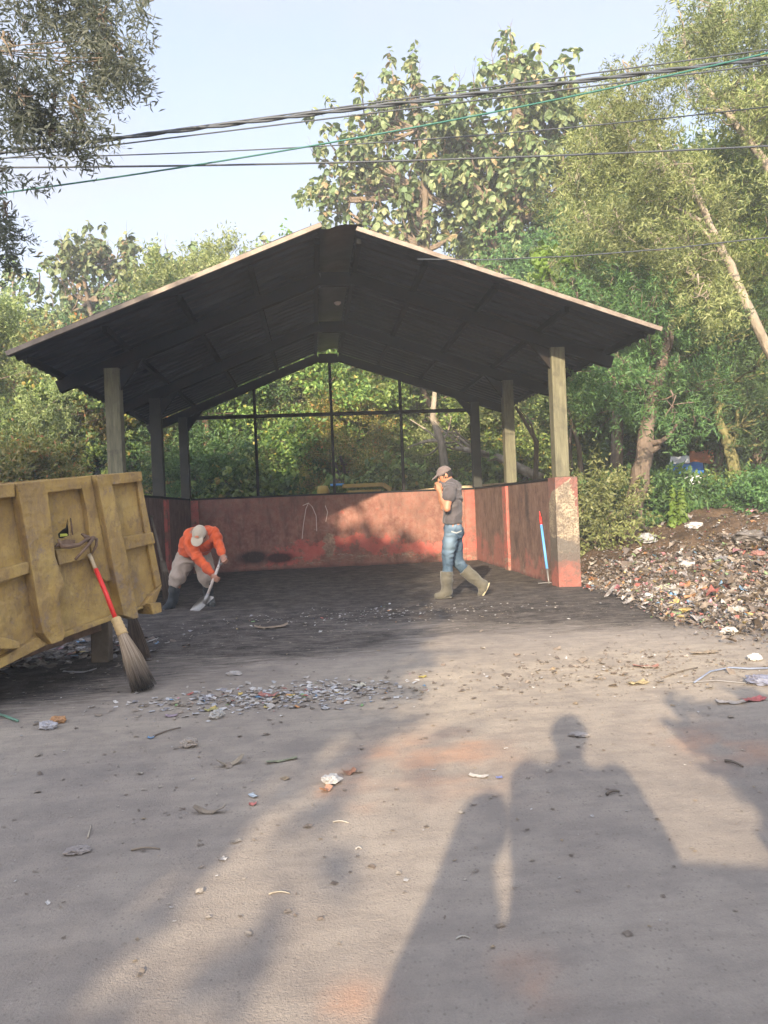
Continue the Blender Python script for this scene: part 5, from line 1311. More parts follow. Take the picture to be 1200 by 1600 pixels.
for a in ((925, 815, 12.4, .9, 1.0, 'fine', LM_OLIVE, 'feathery green shrub right beside the peeled front pillar'), (965, 800, 13.2, .8, .7, 'fine', LM_DARK, 'low shrub between the pillar and the split trunk'),  # dark leaves here put the shade on the shrubs into their colour
          (1032, 800, 13.6, .7, .5, 'broad', LM_DARK, 'dark shrub right of the split trunk'), (1140, 790, 14.0, .7, .4, 'fine', LM_GREEN, 'light green shrub on the crest of the mound'),
          (1180, 790, 13.4, .8, .5, 'broad', LM_DARK, 'broad leaved green shrub at the right edge of the mound', 200, .5), (1172, 775, 15.0, .7, .6, 'fine', LM_DARK, 'shrub below the forked tree'),
          (1005, 770, 16.6, 1.0, 1.1, 'fine', LM_DARK, 'dark feathery shrub left of the tarpaulin stall'), (1125, 795, 14.8, .5, .4, 'fine', LM_GREEN, 'weedy shrub right of the tarpaulin stall'),
          (870, 410, 13.9, .0, .0, 'fine', LM_LIME, '')):
    if a[4]: shrub(*a)
for (px, lb) in ((320, 'leafy shrub behind the wall at the left back corner'), (385, 'leafy shrub behind the wall in the first bay'), (455, 'leafy shrub behind the wall in the second bay'), (575, 'leafy shrub behind the wall right of the yellow beam'), (655, 'leafy shrub behind the wall by the dead tree'), (770, 'leafy shrub behind the wall between the right columns')):
    shrub(px, 790, 18.4+rg.normal(0, .4), 1.2, 1.9, 'leafy', LM_GREEN, lb, 75, .72, 'shrubs behind the back wall')
for (px, lb) in ((0, 'bright shrub behind the left end of the container'), (45, 'bright shrub over the middle of the container'), (85, 'dull shrub left of the shed column')):
    shrub(px, 800, 13.5+rg.normal(0, .4), 1.3, 2.0, 'fine', LM_YEL if px < 100 else LM_OLIVE, lb, 90, 1.0, 'shrubs left of the shed')
# fresh sprays on the right of the roof and young plants on the mound
for (px, py, dd, hh, lb) in ((1052, 800, 12.6, .62, 'bright young plant standing left of its twin on the mound'), (1066, 803, 12.5, .55, 'bright young plant standing right of its twin on the mound')):
    b = P(px, py, dd); b[2] = float(zat(b[0], b[1])); m = MB(); m.tube([b, b+[0, 0, hh]], [.012, .006], 5); k = 16; t = np.linspace(.15, 1, k)[:, None]; pos = b+[0, 0, 1]*t*hh
    put_tree('young_plant', lb, 'plant', b, m, scatter('leafy', pos, np.tile(ZU, (k, 1))+rg.normal(0, .1, (k, 3)), (1.05-t[:, 0]*.6)*.7, rg), M_BARKG, LM_LIME, 'young plants on the mound', True, 'leaves', 'stem')
b0 = P(880, 830, 14.2); b0[2] = 0
cl = pc([(865, 400, 22, 14.2), (885, 425, 20, 14.2), (905, 395, 20, 14.4), (850, 430, 16, 14.2), (880, 460, 18, 14.4)], .2, rg)
m, Q = grow(rg, [b0, P(882, 700, 14.2), P(880, 560, 14.2), P(878, 460, 14.2)], .07, .02, cl, 'leafy', 60, .8, 0)
put_tree('lime_tree', 'slim tree with fresh lime leaves just above the right roof slope', 'tree', b0, m, Q, M_BARK, LM_LIME, None, True)
# grass tufts along the foot of the wood: uncountable
k = 9000; gxx = rg.uniform(3.8, 13, k); gyy = rg.uniform(12.3, 17, k); keep = rg.uniform(0, 1, k) < sstep(.35, .6, fbm(np.stack([gxx, gyy], -1), .9, 3, 77)); gxx, gyy = gxx[keep], gyy[keep]
k2 = 5000; gx2 = rg.uniform(-9, 3.6, k2); gy2 = rg.uniform(16.6, 19.5, k2); gxx, gyy = np.concatenate([gxx, gx2]), np.concatenate([gyy, gy2])
bs = np.stack([gxx, gyy, np.where(gxx > 3.6, zat(gxx, gyy), 0)], 1); dv = unit(rg.normal(0, .45, bs.shape)+[0, 0, 1]); sv = unit(np.cross(dv, rg.normal(size=bs.shape)))
o = link('grass', leaf_mesh('grass', leaf_quads(bs, dv, sv, rg.uniform(.10, .36, len(bs)), rg.uniform(.02, .05, len(bs)))), LM_DARK); tag(o, 'green grass and weeds at the foot of the trees', 'grass', kind='stuff')
# far wood that closes the view
k = 9000; px_ = rg.uniform(-500, 1700, k); dd = rg.uniform(34, 44, k); hh = 8.5+3.5*vnoise(np.stack([px_, px_*0], -1), .012, 3)
base_ = np.array([P(x, 800, q) for x, q in zip(px_, dd)]); base_[:, 2] = rg.uniform(.0, 1, k)**.8*hh
o = link('far_wood', leaf_mesh('far_wood', scatter('broad', base_, unit(rg.normal(size=(k, 3)))+[0, -.6, .2], rg.uniform(2.0, 3.4, k), rg)), LM_DARK); tag(o, 'far wood closing the view behind the trees', 'wood', kind='stuff')
# ------------------------------------------------------------------ overhead cables
n = NT('cable_black'); n.bsdf((.045, .05, .058), .5); M_CABLE = n.done()
n = NT('cable_green'); n.bsdf((.022, .10, .078), .5); M_CABG = n.done()
def cable(pts, d, r, mat, lb, ext=True, twist=False):
    x = np.array([p[0] for p in pts], float); y = np.array([p[1] for p in pts], float); c = np.polyfit(x, y, 2 if len(pts) > 2 else 1)
    xs = np.linspace(-420 if ext else x[0], 1650 if ext else x[-1], 90); q = np.array([P(a, np.polyval(c, a), d) for a in xs]); m = MB()
    if twist:
        for s_ in (0, 1):
            ph = xs*.05+s_*math.pi; m.tube(q+np.stack([ph*0, np.cos(ph)*r, np.sin(ph)*r], 1), r, 7)
    else: m.tube(q, r, 7)
    o = m.build('overhead_cable', mat, None, True); tag(o, lb, 'cable', 'overhead cables'); return o
cable([(0, 241), (300, 196), (600, 168), (900, 128), (1200, 90)], 9.2, .0155, M_CABLE, 'thickest black overhead cable, the twisted pair crossing the top of the teak trees', True, True)
cable([(220, 209), (590, 161), (925, 113), (1200, 78)], 9.6, .009, M_CABLE, 'thin black cable running just above the thickest twisted cable')
cable([(0, 249), (150, 230), (400, 195), (600, 178), (900, 138), (1200, 100)], 9.4, .009, M_CABLE, 'thin black cable running just below the thickest twisted cable')
cable([(0, 247), (250, 240), (480, 230), (700, 215)], 9.9, .008, M_CABLE, 'thin nearly level cable that meets the green cable in front of the sky')
cable([(0, 303), (250, 265), (480, 228), (650, 200), (900, 150), (1200, 82)], 8.9, .010, M_CABG, 'green overhead cable climbing steeply to the upper right')
cable([(0, 262), (240, 259), (480, 255), (680, 250), (900, 242), (1200, 228)], 9.8, .012, M_CABLE, 'level black cable sagging below all the other long cables')
q = [P(a, b, 8.72) for a, b in ((652, 405), (760, 406), (900, 400), (1050, 388), (1200, 371), (1650, 318))]
o = MB().tube(q, .007, 6).build('overhead_cable', M_CABLE, None, True); tag(o, 'thin cable fixed to the front edge of the right roof slope', 'cable', 'overhead cables')

# ------------------------------------------------------------------ behind the walls: yellow beam, plank, stall
M_YB = simple('yellow_beam_paint', (.34, .23, .05), .55, .2, 9, 0, .2, (.20, .13, .06))
t = thing('yellow_trailer', 'yellow trailer frame with a blue pipe, its top showing over the back wall', 'trailer', PY(550, 790, 17.4)*[1, 1, 0])
a, b = PY(535, 760, 17.2), PY(598, 757, 17.2); m = MB(); m.bar(a, b, .22, .085); m.bar(b, b+[.18, 0, -.13], .18, .10); m.box(a[0]+.1, b[0]-.05, 17.1, 18.6, .75, a[2]-.10); m.build('frame', M_YB, t, bevel=.01)
a = PY(505, 767, 17.2); m = MB(); m.lathe([(.001, .16), (.10, .15), (.14, .06), (.15, -.5), (.15, -.95)], a-[0, 0, .04], 16); m.build('drum', M_YB, t, True)
a, b = PY(516, 758, 17.15), PY(537, 757, 17.15); m = MB(); m.tube([a, b], .028, 8); m.build('pipe', M_BLUE, t, True)
for sx in (-.35, .55):
    c = PY(560, 790, 17.6); m = MB(); m.lathe([(.16, -.1), (.36, -.1), (.40, -.06), (.40, .06), (.36, .1), (.16, .1), (.16, -.1)], np.array([c[0]+sx, 17.6, .40]), 22, (0, 1, 0)); m.build('wheel', M_BLACK, t, True)
a, b = PY(640, 768, 16.4), PY(790, 756, 16.4); m = MB(); m.bar(a, b, .22, .06); 
for q in (a*.9+b*.1, a*.1+b*.9): m.bar([q[0], 16.4, -.05], q-[0, 0, .03], .09, .09, (0, 1, 0))
o = m.build('plank_rail', M_WOOD, None); tag(o, 'pale plank rail just behind the right part of the back wall', 'rail')
st = thing('market_stall', 'small stall of blue and orange sheets with a white side sheet, half hidden by trees', 'stall', P(1063, 800, 15.6)*[1, 1, 0])
M_TARP = simple('blue_tarpaulin', (.05, .21, .60), .5, .25, 5, 0, .3); M_SHEETW = simple('white_sheet', (.62, .64, .66), .6, .15, 5, 0, .3); M_SHADEW = simple('stall_shade', (.035, .03, .027), .9, .3)
d = 15.6
def sgrid(a, b, c, e, nu, nv, sag):
    u, v = np.meshgrid(np.linspace(0, 1, nu), np.linspace(0, 1, nv), indexing='ij'); S = (a*(1-u[..., None])+b*u[..., None])*(1-v[..., None])+(e*(1-u[..., None])+c*u[..., None])*v[..., None]
    S[..., 2] -= sag*np.sin(np.pi*u)*np.sin(np.pi*v)+sag*.4*np.sin(9*u+4*v); I = np.arange(nu-1)[:, None]*nv; J = np.arange(nv-1)[None, :]; q = np.stack([I+J, I+nv+J, I+nv+J+1, I+J+1], -1).reshape(-1, 4)
    m = MB(); m.add(S.reshape(-1, 3), [q]); m.add(S.reshape(-1, 3)-[0, 0, .012], [q[:, ::-1]]); return m
A1, B1, C1, D1 = P(1040, 742, d), P(1100, 738, d), P(1098, 722, d+1.6), P(1046, 724, d+1.6); sgrid(A1, B1, C1, D1, 9, 7, .06).build('tarpaulin', M_TARP, st)
sgrid(P(1062, 746, d-.02), P(1096, 742, d-.02), P(1094, 756, d-.05), P(1064, 758, d-.05), 7, 5, .02).build('side_sheet', M_SHEETW, st)
for q in (A1, B1, C1, D1): m = MB(); m.tube([[q[0], q[1], 0], q-[0, 0, .02]], .03, 7); m.build('stall_post', M_WOODPOST, st)
m = MB(); a, b = P(1048, 790, d+.7), P(1094, 788, d+.7); m.bar([a[0], a[1], .45], [b[0], b[1], .45], .5, .9); m.build('shade_block', M_SHADEW, st)  # dark block put in for the shade beneath the tarpaulin
M_TILE = simple('orange_sheet', (.46, .17, .085), .8, .3, 8, 0, .4); M_PALEW = simple('pale_plaster', (.50, .47, .42), .85, .15, 4)
sgrid(P(1074, 726, d+1.5), P(1116, 722, d+1.5), P(1114, 703, d+1.9), P(1078, 706, d+1.9), 7, 5, .05).build('orange_sheet', M_TILE, st)
sgrid(P(1046, 724, d+1.45), P(1078, 722, d+1.45), P(1077, 712, d+1.5), P(1048, 714, d+1.5), 6, 4, .03).build('side_sheet', M_SHEETW, st)
for q in (P(1074, 726, d+1.5), P(1116, 722, d+1.5)): m = MB(); m.tube([[q[0], q[1], 0], q], .03, 7); m.build('stall_post', M_WOODPOST, st)

# ------------------------------------------------------------------ refuse
LIT = [(.46, .45, .44), (.52, .49, .45), (.035, .035, .04), (.05, .045, .045), (.30, .24, .18), (.20, .155, .11), (.42, .38, .33), (.13, .10, .08), (.50, .49, .49), (.26, .25, .26), (.48, .10, .08), (.10, .28, .46), (.55, .40, .10), (.18, .36, .12), (.62, .28, .10), (.60, .22, .30)]
def litter_mat(name, cols, wts, dirt=.93):
    n = NT(name); nd = n.new('ShaderNodeValToRGB'); nd.color_ramp.interpolation = 'CONSTANT'; e = nd.color_ramp.elements; w = np.cumsum(np.array(wts)/sum(wts)); w = np.concatenate([[0], w[:-1]])
    while len(e) < len(cols): e.new(.5)
    for i, (c, p) in enumerate(zip(cols, w)): e[i].position = float(p); e[i].color = (*c, 1)
    n.put(nd.inputs['Fac'], n.island()); c = n.mix(n.ramp(n.noise(22, 4, .7), [(.34, .25*dirt), (.64, dirt)]), nd.outputs['Color'], (.115, .088, .066)); n.bsdf(c, .55, 0, None, .4); return n.done()
M_LIT = litter_mat('mixed_refuse', LIT, [4.5, 3.5, 13, 12, 11, 17, 5, 20, 3, 8, 2.4, 2.0, 2.0, 1.8, 2.2, 1.3])
M_LITP = litter_mat('pale_scraps', LIT[:2]+LIT[4:7]+LIT[8:], [9, 10, 7, 6, 9, 4, 7, .8, .8, 1.0, .6, .8, .5], .55)
def scraps(X, Y, Z, sz, rg, lift=.5, asp=(.35, 1.0)):
    """crumpled scraps: a 3x3 patch each, bent and creased"""
    k = len(X); u, v = np.meshgrid(np.linspace(-.5, .5, 3), np.linspace(-.5, .5, 3), indexing='ij'); u = u.ravel(); v = v.ravel()
    a = rg.uniform(*asp, k)[:, None]; x = u[None]*sz[:, None]; y = v[None]*sz[:, None]*a; z = rg.normal(0, .22, (k, 9))*sz[:, None]*lift; x = x+rg.normal(0, .08, (k, 9))*sz[:, None]; y = y+rg.normal(0, .08, (k, 9))*sz[:, None]*a
    th = rg.uniform(0, 6.28, k)[:, None]; tx = rg.normal(0, .35, k)[:, None]*lift; ty = rg.normal(0, .35, k)[:, None]*lift
    z = z+x*tx+y*ty; z = z-z.min(1, keepdims=True)*.8
    V = np.stack([X[:, None]+x*np.cos(th)-y*np.sin(th), Y[:, None]+x*np.sin(th)+y*np.cos(th), Z[:, None]+z+.003], -1).reshape(-1, 3)
    b = np.arange(k)[:, None]*9; q = np.concatenate([b+np.array([[i*3+j, i*3+3+j, i*3+4+j, i*3+1+j]]) for i in (0, 1) for j in (0, 1)]); return V, q
rg = np.random.default_rng(808)
def pile(k, f):
    X, Y = rg.uniform(2.2, 10.5, k), rg.uniform(4.6, 12.4, k); w = f(X, Y); m_ = rg.uniform(0, 1, k) < w; return X[m_], Y[m_]
def dens(X, Y):
    nz = fbm(np.stack([X, Y], -1), .8, 4, 88); left = 3.62-.02*(Y-9)-sstep(8.8, 6.0, Y)*.35+(nz-.5)*.8
    near = 5.5+.15*(X-3)+(nz-.5)*1.1
    return sstep(-.15, .35, X-left)*(.10+.90*sstep(0, 1.9, Y-near))*sstep(-.5, .2, Y-near)*(1-.96*sstep(9.8, 11.6, Y+(nz-.5)*1.8))*(.4+.8*sstep(.3, .6, nz))
X, Y = pile(200000, dens); keep = (X > 3.62) | (Y < 9.9); X, Y = X[keep], Y[keep]
sz = np.clip(rg.lognormal(-3.85, .65, len(X)), .012, .17); V, q = scraps(X, Y, zat(X, Y)+rg.uniform(0, .03, len(X)), sz, rg, .8)
o = link('refuse_litter', np_mesh('refuse_litter', V, q), M_LIT); tag(o, 'mixed plastic and paper refuse strewn over the foot of the mound', 'refuse', kind='stuff')
# crumbs on the yard: the pale heap in the middle, the dark heap under the container, loose bits
def yard(name, cx, cy, sx, sy, k, smin, smax, mat, lb, soft=1.0, lift=.35):
    c = G(cx, cy); X = c[0]+rg.normal(0, sx, k); Y = c[1]+rg.normal(0, sy, k); V, q = scraps(X, Y, zat(X, Y), rg.uniform(smin, smax, k)**1.0, rg, lift); o = link(name, np_mesh(name, V, q), mat); tag(o, lb, 'litter', kind='stuff')
yard('paper_litter', 445, 1088, .42, .16, 900, .008, .045, M_LITP, 'heap of small pale paper and plastic scraps in the middle of the yard')
yard('dark_litter', 70, 1020, .50, .42, 500, .02, .11, M_LIT, 'dark refuse lying in the shade under the container')
yard('floor_litter', 580, 960, .9, .35, 330, .010, .034, M_LITP, 'small pale chips strewn over the black shed floor')
k = 4800; yy_ = rg.uniform(0, 1, k)**.75*6.8+2.0; xx_ = rg.uniform(-3.2, 4.2, k)*(.35+yy_/9); sz = np.clip(rg.lognormal(-4.85, .6, k), .004, .04); V, q = scraps(xx_, yy_, zat(xx_, yy_), sz, rg, .3)
M_CRUMB = litter_mat('dusty_crumbs', [(.16, .12, .09), (.25, .20, .15), (.40, .35, .28), (.09, .07, .055), (.55, .53, .5), (.36, .26, .14)], [7, 9, 6, 4, 3, 2.5])
o = link('loose_debris', np_mesh('loose_debris', V, q), M_CRUMB); tag(o, 'crumbs of soil, dry leaf and paper scattered over the yard', 'debris', kind='stuff')
c = G(960, 1048); k = 1000; X = c[0]+rg.normal(0, .75, k); Y = c[1]+rg.normal(0, .38, k); V, q = scraps(X, Y, zat(X, Y), np.clip(rg.lognormal(-4.4, .6, k), .005, .06), rg, .5); o = link('soil_crumbs', np_mesh('soil_crumbs', V, q), M_CRUMB); tag(o, 'broken soil and twigs spilled in front of the refuse', 'debris', kind='stuff')

# single pieces one can point at
PM = {}
def pm(col, rough=.45):
    if col not in PM: PM[col] = simple('scrap_finish', mix3(col, (.17, .14, .11), .52), rough, .25, 30, 0, .3, mix3(col, (.12, .09, .07), .75), .3)
    return PM[col]
def bag(px, py, w, h_, col, lb, cat='plastic bag', name='plastic_bag', flat=.24, seed=None):
    c = gz(G(px, py)); 
    if c[0] > 3.5 and c[1] > 8.4:                  # on the slope: follow the sight line down to it
        for t in np.linspace(4, 16, 1200):
            q = P(px, py, t)
            if q[2] <= zat(q[0], q[1]): c = q; break
    rg_ = np.random.default_rng(int(px*7+py)); nu, nv = 22, 14; u = np.linspace(0, 2*np.pi, nu, endpoint=False); v = np.linspace(.02, np.pi-.02, nv); U, V_ = np.meshgrid(u, v, indexing='ij'); dirs = np.stack([np.sin(V_)*np.cos(U), np.sin(V_)*np.sin(U), np.cos(V_)], -1)
    r_ = 1+1.3*(fbm(dirs+7+seed if seed else dirs+rg_.uniform(0, 30), 3.2, 4, int(px))-.5); S = dirs*r_[..., None]*np.array([w/2, h_/2, min(w, h_)*flat]); S[..., 2] = np.maximum(S[..., 2]+min(w, h_)*flat*.7, 0)
    w_k = .8; S[..., :2] *= w_k; th = rg_.uniform(-.6, .6); S = np.stack([S[..., 0]*math.cos(th)-S[..., 1]*math.sin(th), S[..., 0]*math.sin(th)+S[..., 1]*math.cos(th), S[..., 2]], -1)
    I = np.arange(nu)[:, None]*nv; I2 = ((np.arange(nu)+1) % nu)[:, None]*nv; J = np.arange(nv-1)[None, :]; q = np.stack([I+J, I+J+1, I2+J+1, I2+J], -1).reshape(-1, 4)
    m = MB(); m.add(S.reshape(-1, 3)+c+[0, 0, .003], [q]); o = m.build(name, pm(col)); tag(o, lb, cat); return o
def flatpiece(px, py, L_, w, col, lb, cat, name, rz=0., curl=.15, stripe=None):
    c = gz(G(px, py)); n_ = 9; u, v = np.meshgrid(np.linspace(-.5, .5, n_), np.linspace(-.5, .5, 4), indexing='ij'); rg_ = np.random.default_rng(int(px*3+py))
    z = curl*L_*(4*u*u)*.5+rg_.normal(0, .04, u.shape)*w; z -= z.min(); x = u*L_; y = v*w*(1+.25*rg_.normal(0, .5, (n_, 1))); S = np.stack([c[0]+x*math.cos(rz)-y*math.sin(rz), c[1]+x*math.sin(rz)+y*math.cos(rz), c[2]+z+.004], -1).reshape(-1, 3)
    I = np.arange(n_-1)[:, None]*4; J = np.arange(3)[None, :]; q = np.stack([I+J, I+4+J, I+5+J, I+J+1], -1).reshape(-1, 4); m = MB(); m.add(S, [q]); m.add(S-[0, 0, .0015], [q[:, ::-1]]); o = m.build(name, pm(col)); tag(o, lb, cat); return o
def twig(px0, py0, px1, py1, r, col, lb, cat='stick', name='stick'):
    a, b = gz(G(px0, py0)), gz(G(px1, py1)); a[2] += r; b[2] += r; mid_ = (a+b)/2+np.array([0, .02, r*1.5]); o = MB().tube(bez(a, mid_, b, 6), np.linspace(r, r*.6, 6), 6).build(name, pm(col, .85), None, True); tag(o, lb, cat); return o
bag(518, 1225, .10, .09, (.62, .62, .60), 'small white crumpled bag beside an orange brick smear'); bag(296, 1167, .105, .10, (.36, .31, .26), 'beige crumpled plastic scrap in the left half of the yard', 'plastic scrap', 'plastic_scrap')
bag(121, 1332, .11, .08, (.30, .27, .26), 'flat grey plastic bag on the shaded ground at the lower left', flat=.12); bag(339, 1122, .10, .12, (.50, .48, .44), 'torn whitish paper just below the pale scrap heap', 'paper', 'paper_scrap')
bag(75, 1139, .16, .10, (.52, .52, .56), 'white and blue wrapper among orange peels near the container', 'wrapper', 'wrapper'); bag(92, 1129, .12, .09, (.56, .24, .05), 'orange fruit peel next to the wrapper near the container', 'peel', 'fruit_peel')
bag(366, 1055, .14, .07, (.45, .43, .41), 'squashed clear bottle above the pale scrap heap', 'bottle', 'squashed_bottle'); bag(905, 1148, .13, .08, (.38, .35, .33), 'grey film scrap near the top of the tallest shadow', 'plastic scrap', 'plastic_scrap', .12)
bag(1180, 1033, .13, .10, (.72, .71, .68), 'bright white bag alone at the right edge in front of the refuse'); bag(1140, 992, .17, .13, (.66, .64, .60), 'white torn bag at the near edge of the refuse'); bag(1188, 1070, .20, .14, (.12, .17, .30), 'dark blue bag at the right edge beside a red wrapper')
bag(1085, 826, .34, .26, (.68, .68, .69), 'white bag lying highest on the brown mound'); bag(1010, 848, .42, .34, (.42, .44, .47), 'greyish clear bag at the left foot of the mound'); bag(1186, 870, .26, .2, (.38, .13, .11), 'red cloth bundle on the mound at the right edge', 'cloth', 'cloth_bundle')
bag(1170, 845, .50, .36, (.05, .055, .065), 'black bag on the mound near the right edge'); bag(1035, 868, .12, .11, (.50, .14, .20), 'small pink bag in the middle of the refuse'); bag(1035, 925, .22, .2, (.52, .56, .36), 'pale green carton lying in the middle of the refuse', 'carton', 'carton'); bag(1130, 880, .28, .22, (.10, .13, .17), 'dark blue grey bag in the upper refuse')
bag(1155, 960, .20, .16, (.58, .56, .50), 'cream bag right of the middle of the refuse'); bag(1075, 885, .26, .2, (.60, .58, .56), 'pale bag half way up the refuse'); bag(998, 918, .15, .12, (.55, .08, .07), 'red packet at the left edge of the refuse', 'packet', 'packet'); bag(1012, 935, .17, .14, (.66, .65, .64), 'white packet near the left edge of the refuse', 'packet', 'packet')
flatpiece(1009, 1043, .17, .06, (.40, .13, .09), 'red and silver wrapper alone on the sunlit ground', 'wrapper', 'wrapper', -.35); flatpiece(996, 1068, .13, .07, (.62, .47, .20), 'yellowish paper on the sunlit ground by the right shadow', 'paper', 'paper_scrap', .1); flatpiece(1176, 1096, .14, .07, (.55, .06, .08), 'bright red wrapper at the right edge in shade', 'wrapper', 'wrapper', .1)
flatpiece(1142, 1100, .15, .06, (.35, .33, .33), 'grey flat carton left of the red wrapper', 'carton', 'carton', -.3); flatpiece(748, 1213, .085, .03, (.66, .62, .56), 'white paper strip on the sunlit ground left of the tall shadow', 'paper', 'paper_strip', -.5); flatpiece(780, 1215, .028, .02, (.12, .20, .55), 'tiny blue scrap at the tall shadow edge', 'plastic scrap', 'plastic_scrap')
flatpiece(396, 1246, .05, .025, (.48, .60, .70), 'small pale blue wrapper above a red cap', 'wrapper', 'wrapper', -1.0); flatpiece(395, 1259, .03, .025, (.55, .10, .10), 'small red cap below the pale blue wrapper', 'cap', 'bottle_cap', 0, .3); flatpiece(360, 1196, .13, .035, (.36, .29, .19), 'curled dry leaf in the left half of the yard', 'leaf', 'dry_leaf', .5, .5); flatpiece(440, 1191, .15, .028, (.21, .25, .13), 'dull green leaf strip below the pale scrap heap', 'leaf', 'leaf_strip', .25, .1)
flatpiece(328, 1271, .13, .03, (.28, .22, .15), 'dry bent leaf lying in the shade at the left', 'leaf', 'dry_leaf', -.2, .4); flatpiece(424, 982, .34, .10, (.34, .23, .145), 'brown cardboard strip on the black shed floor', 'cardboard', 'cardboard_strip', .1, .15); flatpiece(236, 1154, .035, .025, (.10, .34, .62), 'bright blue cap at the end of a thin dark twig', 'cap', 'bottle_cap', 0, .3); flatpiece(660, 1058, .06, .035, (.66, .52, .05), 'small yellow packet on the sunlit middle ground', 'packet', 'packet', .1)
flatpiece(560, 1072, .09, .08, (.66, .62, .48), 'white and yellow carton at the right end of the pale heap', 'carton', 'carton', .3); flatpiece(545, 1210, .06, .05, (.45, .17, .08), 'orange brick chip near the white bag', 'brick chip', 'brick_chip', .2, .6); flatpiece(510, 1237, .05, .035, (.45, .19, .10), 'smaller orange brick chip below the white bag', 'brick chip', 'brick_chip', .9, .6); flatpiece(1100, 1022, .20, .07, (.40, .30, .20), 'flat tan board scrap in front of the refuse', 'board', 'board_scrap', .05, .05)
flatpiece(330, 1110, .08, .05, (.55, .50, .12), 'yellow scrap at the left end of the pale heap', 'plastic scrap', 'plastic_scrap', .2); flatpiece(420, 1088, .12, .07, (.50, .14, .11), 'red and white wrapper on top of the pale heap', 'wrapper', 'wrapper', -.2, .3); flatpiece(268, 1120, .07, .04, (.46, .34, .44), 'mauve scrap right of the broom bristles', 'plastic scrap', 'plastic_scrap', .1); flatpiece(125, 930+120, .25, .05, (.42, .42, .45), 'pale strip in the dark litter under the container', 'plastic strip', 'plastic_strip', .1)
twig(420, 1399, 453, 1398, .0028, (.55, .48, .36), 'pale straw on the shaded ground at the lower middle', 'straw', 'straw'); twig(520, 1287, 545, 1288, .003, (.60, .55, .46), 'white straw on the sunlit edge', 'straw', 'straw'); twig(713, 1469, 735, 1468, .0028, (.58, .54, .46), 'white straw inside the left human shadow', 'straw', 'straw'); twig(556, 1329, 565, 1328, .0028, (.66, .62, .55), 'short white straw in the sunlit strip', 'straw', 'straw')
twig(948, 1243, 968, 1239, .007, (.06, .045, .035), 'short dark stick inside the tall shadow'); twig(1133, 1190, 1161, 1199, .007, (.06, .045, .035), 'dark stick at the right in the long shadow'); twig(240, 1152, 282, 1139, .005, (.10, .075, .055), 'thin dark twig ending at a blue cap'); twig(137, 1310, 142, 1290, .0035, (.50, .43, .33), 'thin pale straw standing out at the lower left', 'straw', 'straw')
twig(1038, 1060, 1090, 1044, .006, (.09, .07, .05), 'dark branch scrap on the sunlit soil'); twig(205, 1330, 250, 1328, .004, (.24, .19, .14), 'thin brown twig lying level in the left shade')
m = MB(); m.tube([gz(G(*p))+[0, 0, .012] for p in ((1085, 1070), (1110, 1052), (1140, 1046), (1170, 1048), (1215, 1047))], .006, 6); o = m.build('blue_cord', pm((.16, .25, .42)), None, True); tag(o, 'blue plastic cord on the ground at the right edge', 'cord')
m = MB(); m.tube([gz(G(*p))+[0, 0, .008] for p in ((1070, 1069), (1120, 1066), (1165, 1070))], .004, 6); o = m.build('grey_cord', pm((.22, .23, .25)), None, True); tag(o, 'grey cord lying parallel below the blue cord', 'cord')
m = MB(); m.tube([gz(G(*p))+[0, 0, .01] for p in ((-30, 1112), (8, 1122), (28, 1130))], .008, 6); o = m.build('green_cord', pm((.05, .30, .20)), None, True); tag(o, 'green cord end at the left edge below the container', 'cord')

